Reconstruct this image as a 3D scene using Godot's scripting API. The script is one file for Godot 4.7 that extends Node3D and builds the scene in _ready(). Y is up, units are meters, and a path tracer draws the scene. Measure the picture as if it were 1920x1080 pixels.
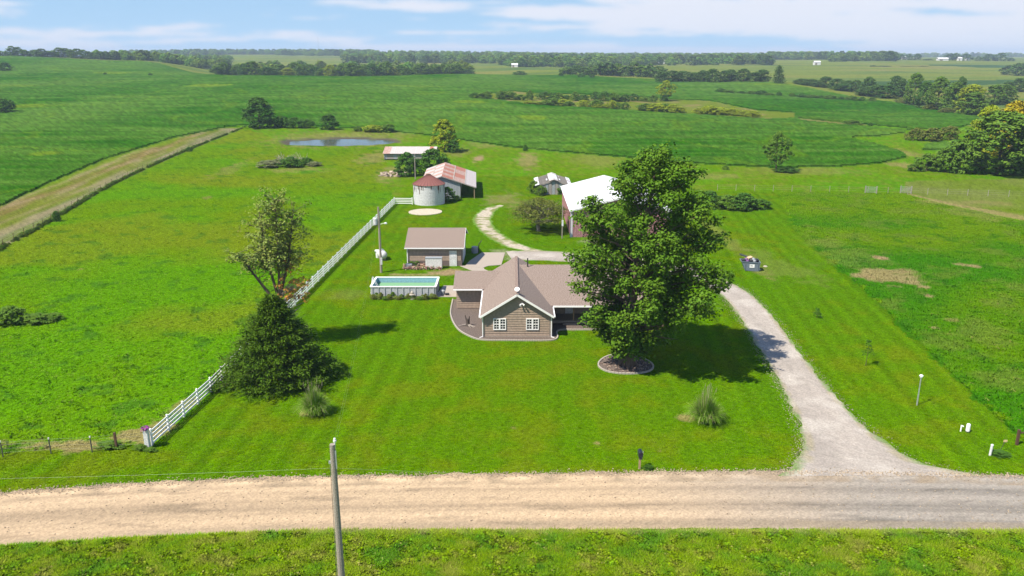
extends Node3D
# A farmstead seen from a drone 27 m up: y is up, the camera stands over the origin and looks along -z.

const FOCAL := 1493.0
const EYE := 27.0
const HORIZON := 104.0
var pitch := atan((540.0 - HORIZON) / FOCAL)

var rng := RandomNumberGenerator.new()
var noise_a := FastNoiseLite.new()
var noise_b := FastNoiseLite.new()
var noise_c := FastNoiseLite.new()
var M := {}
var names := {}


# ---------------------------------------------------------------- small mesh collector
class MB:
	var v := PackedVector3Array()
	var n := PackedVector3Array()
	var c := PackedColorArray()
	var col := Color.WHITE

	func tri(a: Vector3, b: Vector3, d: Vector3) -> void:
		var nn := (d - a).cross(b - a).normalized()
		v.append(a); v.append(b); v.append(d)
		n.append(nn); n.append(nn); n.append(nn)
		c.append(col); c.append(col); c.append(col)

	func quad(a: Vector3, b: Vector3, d: Vector3, e: Vector3) -> void:
		tri(a, b, d)
		tri(a, d, e)

	func quad_out(a: Vector3, b: Vector3, d: Vector3, e: Vector3, out: Vector3) -> void:
		if (d - a).cross(b - a).dot(out) < 0.0:
			quad(a, e, d, b)
		else:
			quad(a, b, d, e)

	func tri_out(a: Vector3, b: Vector3, d: Vector3, out: Vector3) -> void:
		if (d - a).cross(b - a).dot(out) < 0.0:
			tri(a, d, b)
		else:
			tri(a, b, d)

	func box(o: Vector3, s: Vector3, b := Basis()) -> void:
		var x := b.x * s.x * 0.5
		var y := b.y * s.y * 0.5
		var z := b.z * s.z * 0.5
		quad_out(o + x - y - z, o + x + y - z, o + x + y + z, o + x - y + z, x)
		quad_out(o - x - y - z, o - x + y - z, o - x + y + z, o - x - y + z, -x)
		quad_out(o + y - x - z, o + y + x - z, o + y + x + z, o + y - x + z, y)
		quad_out(o - y - x - z, o - y + x - z, o - y + x + z, o - y - x + z, -y)
		quad_out(o + z - x - y, o + z + x - y, o + z + x + y, o + z - x + y, z)
		quad_out(o - z - x - y, o - z + x - y, o - z + x + y, o - z - x + y, -z)

	# a bar of rectangular section between two points
	func bar(p: Vector3, q: Vector3, w: float, h: float) -> void:
		var d := (q - p)
		var z := d.normalized()
		var x := Vector3.UP.cross(z)
		if x.length() < 0.01:
			x = Vector3.RIGHT
		x = x.normalized()
		var y := z.cross(x)
		box((p + q) * 0.5, Vector3(w, h, d.length()), Basis(x, y, z))

	func tube(p: Vector3, q: Vector3, r0: float, r1: float, sides := 8, caps := true) -> void:
		var z := (q - p).normalized()
		var x := z.cross(Vector3.UP)
		if x.length() < 0.05:
			x = z.cross(Vector3.RIGHT)
		x = x.normalized()
		var y := z.cross(x)
		for i in sides:
			var a := TAU * i / sides
			var b := TAU * (i + 1) / sides
			var da := x * cos(a) + y * sin(a)
			var db := x * cos(b) + y * sin(b)
			quad_out(p + da * r0, q + da * r1, q + db * r1, p + db * r0, da + db)
			if caps:
				tri_out(q, q + da * r1, q + db * r1, z)
				tri_out(p, p + da * r0, p + db * r0, -z)

	# ring profile [radius, height] turned about a vertical axis
	func lathe(o: Vector3, prof: Array, sides := 20) -> void:
		for k in prof.size() - 1:
			var r0: float = prof[k][0]
			var y0: float = prof[k][1]
			var r1: float = prof[k + 1][0]
			var y1: float = prof[k + 1][1]
			for i in sides:
				var a := TAU * i / sides
				var b := TAU * (i + 1) / sides
				var da := Vector3(cos(a), 0, sin(a))
				var db := Vector3(cos(b), 0, sin(b))
				var out := (da + db) * (y1 - y0) + Vector3.UP * (r0 - r1) * 2.0
				if absf(r1) < 0.0001:
					tri_out(o + da * r0 + Vector3.UP * y0, o + Vector3.UP * y1, o + db * r0 + Vector3.UP * y0, out)
				elif absf(r0) < 0.0001:
					tri_out(o + Vector3.UP * y0, o + da * r1 + Vector3.UP * y1, o + db * r1 + Vector3.UP * y1, out)
				else:
					quad_out(o + da * r0 + Vector3.UP * y0, o + da * r1 + Vector3.UP * y1, o + db * r1 + Vector3.UP * y1, o + db * r0 + Vector3.UP * y0, out)

	func leaf(p: Vector3, along: Vector3, nor: Vector3, l: float, w: float) -> void:
		var side := along.cross(nor).normalized() * w * 0.5
		var mid := p + along * l * 0.45
		quad(p, mid + side, p + along * l, mid - side)

	func mesh() -> ArrayMesh:
		var a := []
		a.resize(Mesh.ARRAY_MAX)
		a[Mesh.ARRAY_VERTEX] = v
		a[Mesh.ARRAY_NORMAL] = n
		a[Mesh.ARRAY_COLOR] = c
		var m := ArrayMesh.new()
		m.add_surface_from_arrays(Mesh.PRIMITIVE_TRIANGLES, a)
		return m


# ---------------------------------------------------------------- naming and tagging
func numbered(called: String) -> String:
	var k: int = names.get(called, -1) + 1
	names[called] = k
	return called if k == 0 else "%s_%03d" % [called, k]


func tag(o: Node3D, label: String, category: String, group := "") -> Node3D:
	o.set_meta("label", label)
	if category:
		o.set_meta("category", category)
	if group:
		o.set_meta("group", group)
	return o


func thing(called: String, label: String, category: String, at: Vector3, group := "", turn := 0.0) -> Node3D:
	var o := Node3D.new()
	o.name = numbered(called)
	add_child(o)
	o.position = at
	o.rotation.y = turn
	return tag(o, label, category, group)


func part(parent: Node3D, called: String, m: Mesh, material: Material, at := Vector3.ZERO) -> MeshInstance3D:
	var o := MeshInstance3D.new()
	o.name = called
	o.mesh = m
	o.material_override = material
	o.position = at
	parent.add_child(o, true)
	return o


func bpart(parent: Node3D, called: String, b: MB, material: Material) -> MeshInstance3D:
	return part(parent, called, b.mesh(), material)


func box_part(parent: Node3D, called: String, o: Vector3, s: Vector3, material: Material, basis := Basis()) -> MeshInstance3D:
	var b := MB.new()
	b.box(o, s, basis)
	return part(parent, called, b.mesh(), material)


func solo(called: String, m: Mesh, material: Material, label: String, category: String, at := Vector3.ZERO, group := "") -> MeshInstance3D:
	var o := MeshInstance3D.new()
	o.name = numbered(called)
	o.mesh = m
	o.material_override = material
	add_child(o)
	o.position = at
	tag(o, label, category, group)
	return o


func structure(called: String, m: Mesh, material: Material) -> MeshInstance3D:
	var o := MeshInstance3D.new()
	o.name = numbered(called)
	o.mesh = m
	o.material_override = material
	add_child(o)
	o.set_meta("kind", "structure")
	return o


func stuff(called: String, label: String, category: String, m: Mesh, material: Material, xf: Array, cols: Array) -> MultiMeshInstance3D:
	var mm := MultiMesh.new()
	mm.transform_format = MultiMesh.TRANSFORM_3D
	mm.use_colors = true
	mm.mesh = m
	mm.instance_count = xf.size()
	for i in xf.size():
		mm.set_instance_transform(i, xf[i])
		mm.set_instance_color(i, cols[i])
	var o := MultiMeshInstance3D.new()
	o.name = numbered(called)
	o.multimesh = mm
	o.material_override = material
	add_child(o)
	o.set_meta("kind", "stuff")
	tag(o, label, category)
	return o


# ---------------------------------------------------------------- materials
func mat(called: String, c: Color, rough := 0.85, metal := 0.0, tex: Texture2D = null, tex_scale := 1.0, vertex := false, world := false) -> StandardMaterial3D:
	var m := StandardMaterial3D.new()
	m.resource_name = called
	m.albedo_color = c.linear_to_srgb()
	m.roughness = rough
	m.metallic = metal
	m.vertex_color_use_as_albedo = vertex
	if tex:
		m.albedo_texture = tex
		m.uv1_triplanar = true
		m.uv1_world_triplanar = world
		m.uv1_scale = Vector3.ONE * tex_scale
	M[called] = m
	return m


func grain(freq: float, lo: float, hi: float, seed_: int, octaves := 4, size := 512) -> NoiseTexture2D:
	var g := Gradient.new()
	g.set_color(0, Color(lo, lo, lo))
	g.set_color(1, Color(hi, hi, hi))
	return ramp_noise(freq, g, seed_, octaves, size)


func ramp_noise(freq: float, g: Gradient, seed_: int, octaves := 4, size := 512) -> NoiseTexture2D:
	var f := FastNoiseLite.new()
	f.noise_type = FastNoiseLite.TYPE_SIMPLEX_SMOOTH
	f.seed = seed_
	f.frequency = freq
	f.fractal_octaves = octaves
	f.fractal_gain = 0.6
	var t := NoiseTexture2D.new()
	t.width = size
	t.height = size
	t.seamless = true
	t.noise = f
	t.color_ramp = g
	return t


func gradient(stops: Array) -> Gradient:
	var g := Gradient.new()
	var off := PackedFloat32Array()
	var cols := PackedColorArray()
	for s in stops:
		off.append(s[0])
		cols.append((s[1] as Color).linear_to_srgb())
	g.offsets = off
	g.colors = cols
	return g


func make_materials() -> void:
	var fine := grain(0.06, 0.72, 1.0, 11, 5)
	var soft := grain(0.015, 0.8, 1.0, 12, 4)
	var strong := grain(0.045, 0.55, 1.0, 13, 5)
	var earth := mat("ground", Color.WHITE, 0.95, 0, strong, 0.16, true, true)
	earth.specular_mode = BaseMaterial3D.SPECULAR_DISABLED
	var crop := mat("crop", Color.WHITE, 0.7, 0, strong, 0.07, true, true)
	crop.specular_mode = BaseMaterial3D.SPECULAR_DISABLED
	mat("gravel", Color.WHITE, 0.95, 0, grain(0.06, 0.78, 1.0, 14, 5), 0.14, true, true)
	mat("stone", Color.WHITE, 0.95, 0, null, 1.0, true)
	mat("blade", Color.WHITE, 0.85, 0, null, 1.0, true).backlight_enabled = true
	M.blade.specular_mode = BaseMaterial3D.SPECULAR_DISABLED
	M.blade.backlight = Color(0.03, 0.07, 0.004).linear_to_srgb()
	for a in [["leaf_maple", Color(0.085, 0.172, 0.011), Color(0.06, 0.115, 0.006)], ["leaf_dark", Color(0.06, 0.14, 0.016), Color(0.035, 0.075, 0.008)], ["leaf_mid", Color(0.1, 0.185, 0.02), Color(0.06, 0.11, 0.01)],
			["leaf_yellow", Color(0.24, 0.3, 0.014), Color(0.12, 0.15, 0.008)], ["leaf_gold", Color(0.33, 0.28, 0.012), Color(0.14, 0.12, 0.008)], ["leaf_deep", Color(0.07, 0.14, 0.022), Color(0.03, 0.06, 0.01)],
			["leaf_cedar", Color(0.068, 0.132, 0.007), Color(0.02, 0.035, 0.005)], ["leaf_grey", Color(0.17, 0.19, 0.085), Color(0.06, 0.075, 0.03)], ["leaf_olive", Color(0.13, 0.155, 0.026), Color(0.05, 0.06, 0.01)],
			["leaf_ash", Color(0.2, 0.255, 0.055), Color(0.1, 0.13, 0.03)], ["leaf_orange", Color(0.42, 0.22, 0.05), Color(0.14, 0.07, 0.02)], ["leaf_far", Color(0.1, 0.185, 0.02), Color(0.06, 0.11, 0.01)]]:
		var m := mat(a[0], a[1], 0.6, 0, null, 1.0, true)
		m.metallic_specular = 0.18
		m.backlight_enabled = true
		m.backlight = (a[2] as Color).linear_to_srgb()
	var bark := ramp_noise(0.05, gradient([[0.2, Color(0.05, 0.035, 0.025)], [0.8, Color(0.17, 0.13, 0.1)]]), 21)
	mat("bark", Color.WHITE, 0.95, 0, bark, 0.8)
	var pale := ramp_noise(0.05, gradient([[0.2, Color(0.16, 0.13, 0.11)], [0.8, Color(0.38, 0.34, 0.3)]]), 22)
	mat("dead_wood", Color.WHITE, 0.95, 0, pale, 0.8)
	var pole := ramp_noise(0.04, gradient([[0.15, Color(0.13, 0.11, 0.09)], [0.5, Color(0.27, 0.235, 0.195)], [0.85, Color(0.36, 0.32, 0.27)]]), 23)
	mat("pole_wood", Color.WHITE, 0.95, 0, pole, 0.7)
	mat("post_brown", Color(0.12, 0.06, 0.035), 0.9, 0, fine, 1.5)
	mat("post_tan", Color(0.42, 0.3, 0.17), 0.85, 0, fine, 1.0)
	mat("white_vinyl", Color(0.8, 0.79, 0.79), 0.45)
	mat("white_paint", Color(0.75, 0.75, 0.75), 0.5, 0, soft, 0.6)
	mat("white_metal", Color(0.8, 0.81, 0.83), 0.4, 0, soft, 0.25)
	mat("dark_iron", Color(0.03, 0.03, 0.03), 0.6, 0.3)
	mat("t_post", Color(0.05, 0.055, 0.045), 0.8)
	mat("wire", Color(0.22, 0.22, 0.22), 0.5, 0.5)
	mat("insulator", Color(0.75, 0.75, 0.75), 0.2)
	mat("steel", Color(0.5, 0.52, 0.54), 0.45, 0.4, soft, 0.4)
	var shingle := ramp_noise(0.11, gradient([[0.2, Color(0.1, 0.066, 0.05)], [0.5, Color(0.225, 0.165, 0.135)], [0.8, Color(0.37, 0.29, 0.25)]]), 31, 4)
	mat("shingle", Color(0.9, 0.93, 0.93), 0.95, 0, shingle, 0.13)
	mat("shingle_cap", Color(0.9, 0.88, 0.86), 0.95, 0, shingle, 0.13)
	mat("siding", Color(0.385, 0.29, 0.22), 0.6, 0, soft, 0.4)
	mat("siding_light", Color(0.33, 0.275, 0.235), 0.6, 0, soft, 0.4)
	mat("siding_red", Color(0.16, 0.055, 0.03), 0.7, 0, soft, 0.4)
	mat("brick_wall", Color(0.26, 0.2, 0.18), 0.9, 0, strong, 0.8)
	mat("glass", Color(0.018, 0.02, 0.024), 0.06)
	mat("interior", Color(0.2, 0.16, 0.13), 0.9)
	var conc := ramp_noise(0.03, gradient([[0.1, Color(0.25, 0.21, 0.17)], [0.9, Color(0.38, 0.33, 0.275)]]), 41)
	mat("concrete", Color(1, 1, 1), 0.9, 0, conc, 0.35, false, true)
	var old := ramp_noise(0.025, gradient([[0.3, Color(0.22, 0.18, 0.09)], [0.45, Color(0.42, 0.37, 0.28)], [0.9, Color(0.56, 0.5, 0.42)]]), 42)
	mat("old_concrete", Color(1, 1, 1), 0.95, 0, old, 0.3, false, true)
	var mulch := ramp_noise(0.12, gradient([[0.25, Color(0.025, 0.017, 0.014)], [0.5, Color(0.1, 0.076, 0.064)], [0.8, Color(0.25, 0.2, 0.17)]]), 43)
	mat("mulch", Color(1, 1, 1), 0.95, 0, mulch, 0.2, false, true)
	mat("edging", Color(0.5, 0.45, 0.38), 0.9, 0, fine, 2.0)
	var zinc := ramp_noise(0.02, gradient([[0.15, Color(0.4, 0.4, 0.41)], [0.5, Color(0.53, 0.535, 0.545)], [0.85, Color(0.62, 0.62, 0.63)]]), 51)
	mat("zinc", Color(1, 1, 1), 0.6, 0.1, zinc, 0.3)
	mat("rust_streak", Color(0.17, 0.085, 0.05), 0.9, 0, strong, 1.0)
	mat("rust_roof", Color(0.23, 0.085, 0.072), 0.85, 0, soft, 0.5)
	var rusty := ramp_noise(0.012, gradient([[0.2, Color(0.46, 0.4, 0.38)], [0.45, Color(0.38, 0.25, 0.2)], [0.7, Color(0.3, 0.15, 0.11)], [0.95, Color(0.44, 0.3, 0.24)]]), 52)
	mat("rust_sheet", Color(1, 1, 1), 0.8, 0.1, rusty, 0.25)
	var rustier := ramp_noise(0.012, gradient([[0.1, Color(0.42, 0.2, 0.13)], [0.5, Color(0.3, 0.1, 0.065)], [0.95, Color(0.4, 0.19, 0.12)]]), 53)
	mat("rust_deep", Color(1, 1, 1), 0.85, 0.1, rustier, 0.25)
	var palemet := ramp_noise(0.03, gradient([[0.25, Color(0.25, 0.15, 0.11)], [0.45, Color(0.45, 0.41, 0.39)], [0.85, Color(0.56, 0.55, 0.55)]]), 54)
	mat("pale_sheet", Color(1, 1, 1), 0.7, 0.1, palemet, 0.35)
	var weath := ramp_noise(0.04, gradient([[0.15, Color(0.12, 0.1, 0.09)], [0.5, Color(0.3, 0.27, 0.25)], [0.9, Color(0.44, 0.41, 0.39)]]), 55)
	mat("weathered", Color(1, 1, 1), 0.95, 0, weath, 0.5)
	mat("blue_white_wall", Color(0.52, 0.56, 0.6), 0.7, 0, strong, 0.25)
	mat("dark_timber", Color(0.11, 0.085, 0.07), 0.9, 0, strong, 0.8)
	var pink := ramp_noise(0.03, gradient([[0.1, Color(0.24, 0.1, 0.105)], [0.5, Color(0.34, 0.17, 0.18)], [0.9, Color(0.44, 0.25, 0.26)]]), 56)
	mat("pink_metal", Color(1, 1, 1), 0.7, 0.1, pink, 0.2)
	mat("white_roof", Color(0.8, 0.8, 0.82), 0.45, 0.0, soft, 0.12)
	mat("trim_lilac", Color(0.55, 0.5, 0.55), 0.6)
	mat("pool_wall", Color(0.5, 0.52, 0.55), 0.5, 0, soft, 0.5)
	mat("pool_liner", Color(0.26, 0.5, 0.62), 0.5, 0, soft, 0.6)
	mat("pool_water", Color(0.17, 0.33, 0.15), 0.06)
	mat("pond_water", Color(0.06, 0.07, 0.04), 0.1)
	mat("purple_flower", Color(0.22, 0.03, 0.2), 0.7)
	mat("red_flower", Color(0.4, 0.16, 0.12), 0.7, 0, null, 1.0, true)
	mat("dumpster", Color(0.16, 0.2, 0.25), 0.5, 0, soft, 0.8)
	mat("bag_black", Color(0.015, 0.015, 0.02), 0.3)
	mat("bag_purple", Color(0.1, 0.03, 0.13), 0.4)
	mat("carton", Color(0.5, 0.36, 0.22), 0.9)
	mat("label_print", Color(0.12, 0.12, 0.13), 0.8)
	mat("mailbox", Color(0.012, 0.016, 0.03), 0.35)
	mat("grey_plastic", Color(0.25, 0.27, 0.29), 0.6)
	mat("orange_sign", Color(0.55, 0.42, 0.2), 0.8)


# ---------------------------------------------------------------- photograph pixels to places
func ray(px: float, py: float) -> Vector3:
	var f := Vector3(0, -sin(pitch), -cos(pitch))
	var up := Vector3(0, cos(pitch), -sin(pitch))
	return f + Vector3.RIGHT * ((px - 960.0) / FOCAL) + up * ((540.0 - py) / FOCAL)


func flat(px: float, py: float, h := 0.0) -> Vector3:
	var r := ray(px, py)
	var t := (EYE - h) / -r.y
	return Vector3(r.x * t, h, r.z * t)


# py >= 0 is a pixel row whose ray is followed to the land; py < 0 is a depth of -py metres
func land(px: float, py: float) -> Vector3:
	if py < 0.0:
		var x := (px - 960.0) / FOCAL * cos(pitch) * -py
		return Vector3(x, height(x, py), py)
	var r := ray(px, py)
	var t := 30.0
	var step := 2.0
	while t < 6000.0:
		var p := Vector3(r.x * t, EYE + r.y * t, r.z * t)
		if p.y <= height(p.x, p.z):
			for i in 8:
				step *= 0.5
				var q := Vector3(r.x * (t - step), EYE + r.y * (t - step), r.z * (t - step))
				if q.y <= height(q.x, q.z):
					t -= step
			return Vector3(r.x * t, height(r.x * t, r.z * t), r.z * t)
		step = 2.0 + t * 0.004
		t += step
	return Vector3(r.x * t, 20.0, r.z * t)


func top_height(at: Vector3, py: float) -> float:
	var r := ray(960, py)
	return EYE + r.y * (at.z / r.z) - at.y


# ---------------------------------------------------------------- the lie of the land
const KNOT_PX := [0.0, 250.0, 450.0, 650.0, 860.0, 1060.0, 1250.0, 1450.0, 1650.0, 1920.0]
const KNOTS := [
	[280, 0, 500, 6, 700, 15, 900, 24.3, 1050, 26, 1300, 24, 2000, 20, 4000, 16, 9000, 14],
	[280, 0, 500, 6, 700, 13, 900, 20.5, 1000, 21.5, 1300, 19, 2000, 22, 3000, 27, 9000, 14],
	[290, 0, 480, 6.5, 650, 10.5, 740, 9, 850, 5, 1500, 14, 2200, 26, 3000, 30, 9000, 14],
	[290, 0, 480, 6, 650, 10.3, 760, 7.5, 850, 5, 1400, 12, 1700, 16, 2300, 25, 3000, 30, 9000, 14],
	[290, 0, 480, 5, 720, 11.3, 850, 7, 1000, 8, 1200, 11, 1600, 14, 2400, 23, 3200, 27, 9000, 14],
	[320, 0, 480, 1.5, 600, 4.6, 700, 7.5, 800, 9, 1000, 10, 1400, 12, 2000, 17, 3000, 21, 9000, 14],
	[340, 0, 500, 1, 600, 3.5, 740, 6, 900, 7, 1200, 10, 1800, 15, 3000, 20, 9000, 14],
	[330, 0, 430, 0, 540, 2, 650, 6, 800, 3, 1000, 6, 1400, 13, 2000, 18, 3000, 20, 9000, 14],
	[300, 0, 370, -1, 450, -2, 560, 0, 700, 1, 1000, 6, 1400, 14, 1800, 18, 3000, 20, 9000, 14],
	[280, 0, 340, -1, 450, -2, 700, 0, 1000, 4, 1400, 11, 1800, 16, 3000, 20, 9000, 14]]
var columns_table := []
var pond_at := Vector3.ZERO
var strip_at := Vector2.ZERO
var strip_dir := Vector2.RIGHT


func make_land_table() -> void:
	for k in KNOTS:
		var t := PackedFloat32Array()
		var n: int = k.size() / 2
		for i in 460:
			var d := i * 20.0
			if d <= k[0]:
				t.append(0.0)
				continue
			var j := 0
			while j < n - 2 and d > k[(j + 1) * 2]:
				j += 1
			var d0: float = k[j * 2]
			var d1: float = k[j * 2 + 2]
			var u := clampf((d - d0) / (d1 - d0), 0, 1)
			var y0: float = k[j * 2 + 1]
			var y1: float = k[j * 2 + 3]
			var ym: float = k[j * 2 - 1] if j > 0 else 0.0
			var dm: float = k[j * 2 - 2] if j > 0 else 100.0
			var y2: float = k[j * 2 + 5] if j < n - 2 else y1
			var d2: float = k[j * 2 + 4] if j < n - 2 else d1 + 1000.0
			var m0 := (y1 - ym) / (d1 - dm) * (d1 - d0)
			if j == 0:
				m0 = 0.0
			var m1 := (y2 - y0) / (d2 - d0) * (d1 - d0)
			var u2 := u * u
			var u3 := u2 * u
			t.append((2 * u3 - 3 * u2 + 1) * y0 + (u3 - 2 * u2 + u) * m0 + (-2 * u3 + 3 * u2) * y1 + (u3 - u2) * m1)
		columns_table.append(t)


func column(k: int, d: float) -> float:
	var t: PackedFloat32Array = columns_table[k]
	var f := d / 20.0
	var i := int(f)
	if i >= 458:
		return t[459]
	return lerpf(t[i], t[i + 1], f - i)


func height(x: float, z: float) -> float:
	var d := -z
	if d < 200.0:
		return 0.0
	var px := 960.0 + x / d * FOCAL / cos(pitch)
	var h := 0.0
	if d > 270.0:
		px = clampf(px, 0.0, 1920.0)
		var k := 0
		while k < 8 and px > KNOT_PX[k + 1]:
			k += 1
		var u: float = (px - KNOT_PX[k]) / (KNOT_PX[k + 1] - KNOT_PX[k])
		u = u * u * (3.0 - 2.0 * u)
		h = lerpf(column(k, d), column(k + 1, d), u)
		if d < 1600.0:
			h += noise_a.get_noise_2d(x * 0.5, z * 0.5) * 1.1 * clampf((d - 300.0) / 200.0, 0, 1)
	if d < 300.0:
		var e := Vector2((x - pond_at.x) / 18.5, (z - pond_at.z) / 12.5).length() + noise_b.get_noise_2d(x * 2.0, z * 2.0) * 0.12
		h -= 0.9 * clampf((1.08 - e) * 3.0, 0, 1)
	return h


# ---------------------------------------------------------------- ground cover
var zones := {}
var patches := []
var crop_spots := []


func zone(called: String, pts: Array) -> void:
	var p := PackedVector2Array()
	var lo := Vector2(1e9, 1e9)
	var hi := -lo
	for q in pts:
		var w := land(q[0], q[1])
		p.append(Vector2(w.x, w.z))
		lo = lo.min(p[-1])
		hi = hi.max(p[-1])
	zones[called] = [p, Rect2(lo, hi - lo)]


func inside(called: String, q: Vector2) -> bool:
	var e: Array = zones[called]
	return (e[1] as Rect2).has_point(q) and Geometry2D.is_point_in_polygon(q, e[0])


func make_zones() -> void:
	zone("crop_all", [[-900, 880], [-300, 545], [0, 388], [90, 345], [200, 298], [330, 258], [420, 240], [458, 235], [520, 232], [600, 238], [700, 243], [780, 252], [870, 264], [960, 277], [1100, 290], [1240, 301], [1330, 309], [1450, 315],
		[1560, 314], [1650, 307], [1702, 295], [1690, 283], [1640, 268], [1588, 258], [1640, 257], [1697, 250], [1700, 244], [1790, 242], [1830, 232], [1840, 216], [1815, -420], [1700, -505], [1600, -570], [1500, -640], [1430, -680], [1240, -735], [1060, -790], [900, -780], [860, -760],
		[640, -690], [430, -690], [400, -760], [300, -900], [180, -960], [0, -985], [-900, -1000]])
	zone("gap_brush", [[882, 181], [960, 171], [1080, 177], [1200, 181], [1250, 186], [1330, 189], [1420, 207], [1490, 212], [1490, 221], [1440, 223], [1350, 217], [1220, 209], [1100, 201], [960, 190]])
	zone("gap_strip", [[1500, 222], [1580, 230], [1700, 241], [1700, 244], [1580, 233], [1500, 225]])
	zone("crop_small", [[1728, 282], [1735, 270], [1800, 262], [1815, 272], [1790, 283]])
	zone("crop_far", [[1745, -1300], [1850, -1250], [1950, -1250], [1960, -1420], [1745, -1380]])
	zone("crop_far_b", [[1550, -720], [1640, -700], [1760, -690], [1900, -780], [1960, -900], [1800, -840], [1600, -800]])
	zone("tan_strip", [[-300, 640], [0, 468], [100, 412], [200, 352], [300, 304], [400, 262], [455, 240], [420, 240], [330, 258], [200, 298], [90, 345], [0, 388], [-300, 545]])
	zone("left_pasture", [[-300, 640], [0, 468], [200, 352], [458, 240], [520, 262], [720, 262], [730, 340], [740, 378], [540, 586], [400, 738], [290, 838], [215, 826], [0, 852], [-300, 880]])
	zone("yard", [[290, 838], [400, 738], [540, 586], [740, 378], [880, 330], [1060, 330], [1340, 360], [1460, 358], [1490, 430], [1640, 560], [1880, 790], [1990, 880], [1990, 905], [960, 895], [0, 930], [-300, 960], [-300, 880], [0, 852], [215, 826]])
	zone("right_pasture", [[1460, 358], [1490, 430], [1640, 560], [1880, 790], [1990, 880], [2300, 880], [2300, 420], [1920, 415], [1780, 385], [1690, 362]])
	zone("verge", [[-400, 1040], [0, 1025], [600, 996], [960, 990], [1920, 993], [2400, 1000], [2400, 1400], [-400, 1400]])
	zone("dry_field", [[1690, 362], [1780, 385], [1920, 415], [2100, 460], [2100, 330], [1900, 335], [1700, 340]])
	zone("tan_line", [[1705, 363], [1780, 380], [1920, 405], [2000, 421], [2000, 430], [1920, 413], [1780, 387], [1705, 368]])
	zone("corner_field", [[1700, 330], [1920, 328], [1920, 336], [1700, 342]])
	for a in [[30, 161, 60, 3.0], [55, 200, 60, 4.0], [395, 161, 50, 3.0], [220, 137, 50, 2.0], [90, 290, 30, 4.0], [1000, 222, 34, 5.0], [1480, 160, 60, 2.0], [780, 163, 60, 2.0], [880, 192, 40, 3.0]]:
		var c0 := land(a[0], a[1])
		crop_spots.append([c0, absf(land(a[0] + a[2], a[1]).x - c0.x), absf(land(a[0], a[1] - a[3]).z - c0.z)])
	# bare or dry spots: px, py, half width px, half height px, strength, colour 0 dirt 1 straw 2 pale gravel
	for a in [[1675, 520, 58, 17, 0.8, 0], [1656, 485, 16, 5, 1.0, 0], [1612, 519, 18, 6, 0.8, 0], [1738, 556, 11, 4, 1.0, 0], [1727, 540, 14, 3, 0.8, 0], [1800, 497, 12, 3, 0.7, 0], [1830, 501, 14, 3, 0.8, 0], [1752, 617, 6, 2, 1.0, 0],
			[1785, 602, 14, 4, 0.6, 1], [897, 297, 12, 6, 1.0, 0], [990, 300, 22, 16, 0.8, 1], [930, 270, 60, 8, 0.6, 1], [860, 285, 26, 10, 0.5, 1], [735, 325, 30, 14, 0.7, 1], [700, 296, 30, 12, 0.6, 1], [640, 262, 130, 18, 0.6, 1],
			[1330, 330, 60, 6, 0.5, 1], [300, 250, 40, 6, 0.4, 1], [430, 318, 22, 14, 0.35, 1], [560, 318, 60, 6, 0.5, 1], [1120, 300, 60, 14, 0.4, 1], [1500, 320, 120, 8, 0.4, 1], [1700, 310, 30, 8, 0.8, 1], [1680, 285, 40, 10, 0.7, 1],
			[838, 510, 30, 7, 1.0, 0], [770, 516, 50, 3, 0.7, 0], [942, 375, 34, 14, 0.45, 0], [252, 818, 50, 12, 1.0, 1], [305, 795, 30, 16, 0.9, 1], [100, 836, 150, 13, 1.0, 1], [-30, 850, 60, 12, 1.0, 1], [345, 762, 20, 20, 0.7, 1], [1290, 785, 16, 7, 0.9, 1], [575, 775, 14, 7, 0.9, 1],
			[1120, 832, 6, 4, 0.9, 1], [965, 803, 8, 3, 0.5, 1], [1238, 846, 8, 3, 0.6, 1], [1810, 380, 110, 5, 0.5, 1], [1850, 400, 80, 14, 0.35, 1], [945, 475, 25, 12, 0.4, 2], [1130, 452, 60, 5, 0.4, 2],
			[1460, 500, 60, 30, 0.25, 1], [1350, 440, 18, 60, 0.35, 1], [1590, 480, 60, 40, 0.2, 1], [1080, 610, 30, 8, 0.6, 0], [640, 555, 60, 12, 0.25, 1], [390, 370, 14, 3, 0.6, 1], [440, 310, 4, 20, 0.5, 1], [150, 505, 6, 2, 0.7, 1], [1500, 220, 34, 7, 0.7, 1], [1330, 212, 60, 4, 0.6, 1]]:
		var c := land(a[0], a[1])
		var ex := land(a[0] + a[2], a[1])
		var ez := land(a[0], a[1] - a[3])
		patches.append([Vector2(c.x, c.z), absf(ex.x - c.x), absf(ez.z - c.z), a[4], a[5]])


const C_LAWN := Color(0.102, 0.222, 0.0005)
const C_PASTURE := Color(0.105, 0.275, 0.001)
const C_RIGHT := Color(0.05, 0.2, 0.0005)
const C_ROUGH := Color(0.132, 0.25, 0.0005)
const C_VERGE := Color(0.14, 0.225, 0.002)
const C_STRAW := Color(0.3, 0.26, 0.095)
const C_DIRT := Color(0.38, 0.29, 0.15)
const C_PALE := Color(0.5, 0.44, 0.33)
const C_FARPASTURE := Color(0.2, 0.26, 0.035)
const C_CROP := Color(0.03, 0.135, 0.002)
const C_CROPLIGHT := Color(0.105, 0.22, 0.026)
const C_BROWN := Color(0.24, 0.2, 0.055)


func crop_at(q: Vector2) -> bool:
	return inside("crop_all", q) and not inside("gap_brush", q) and not inside("gap_strip", q) or inside("crop_small", q)


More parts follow.
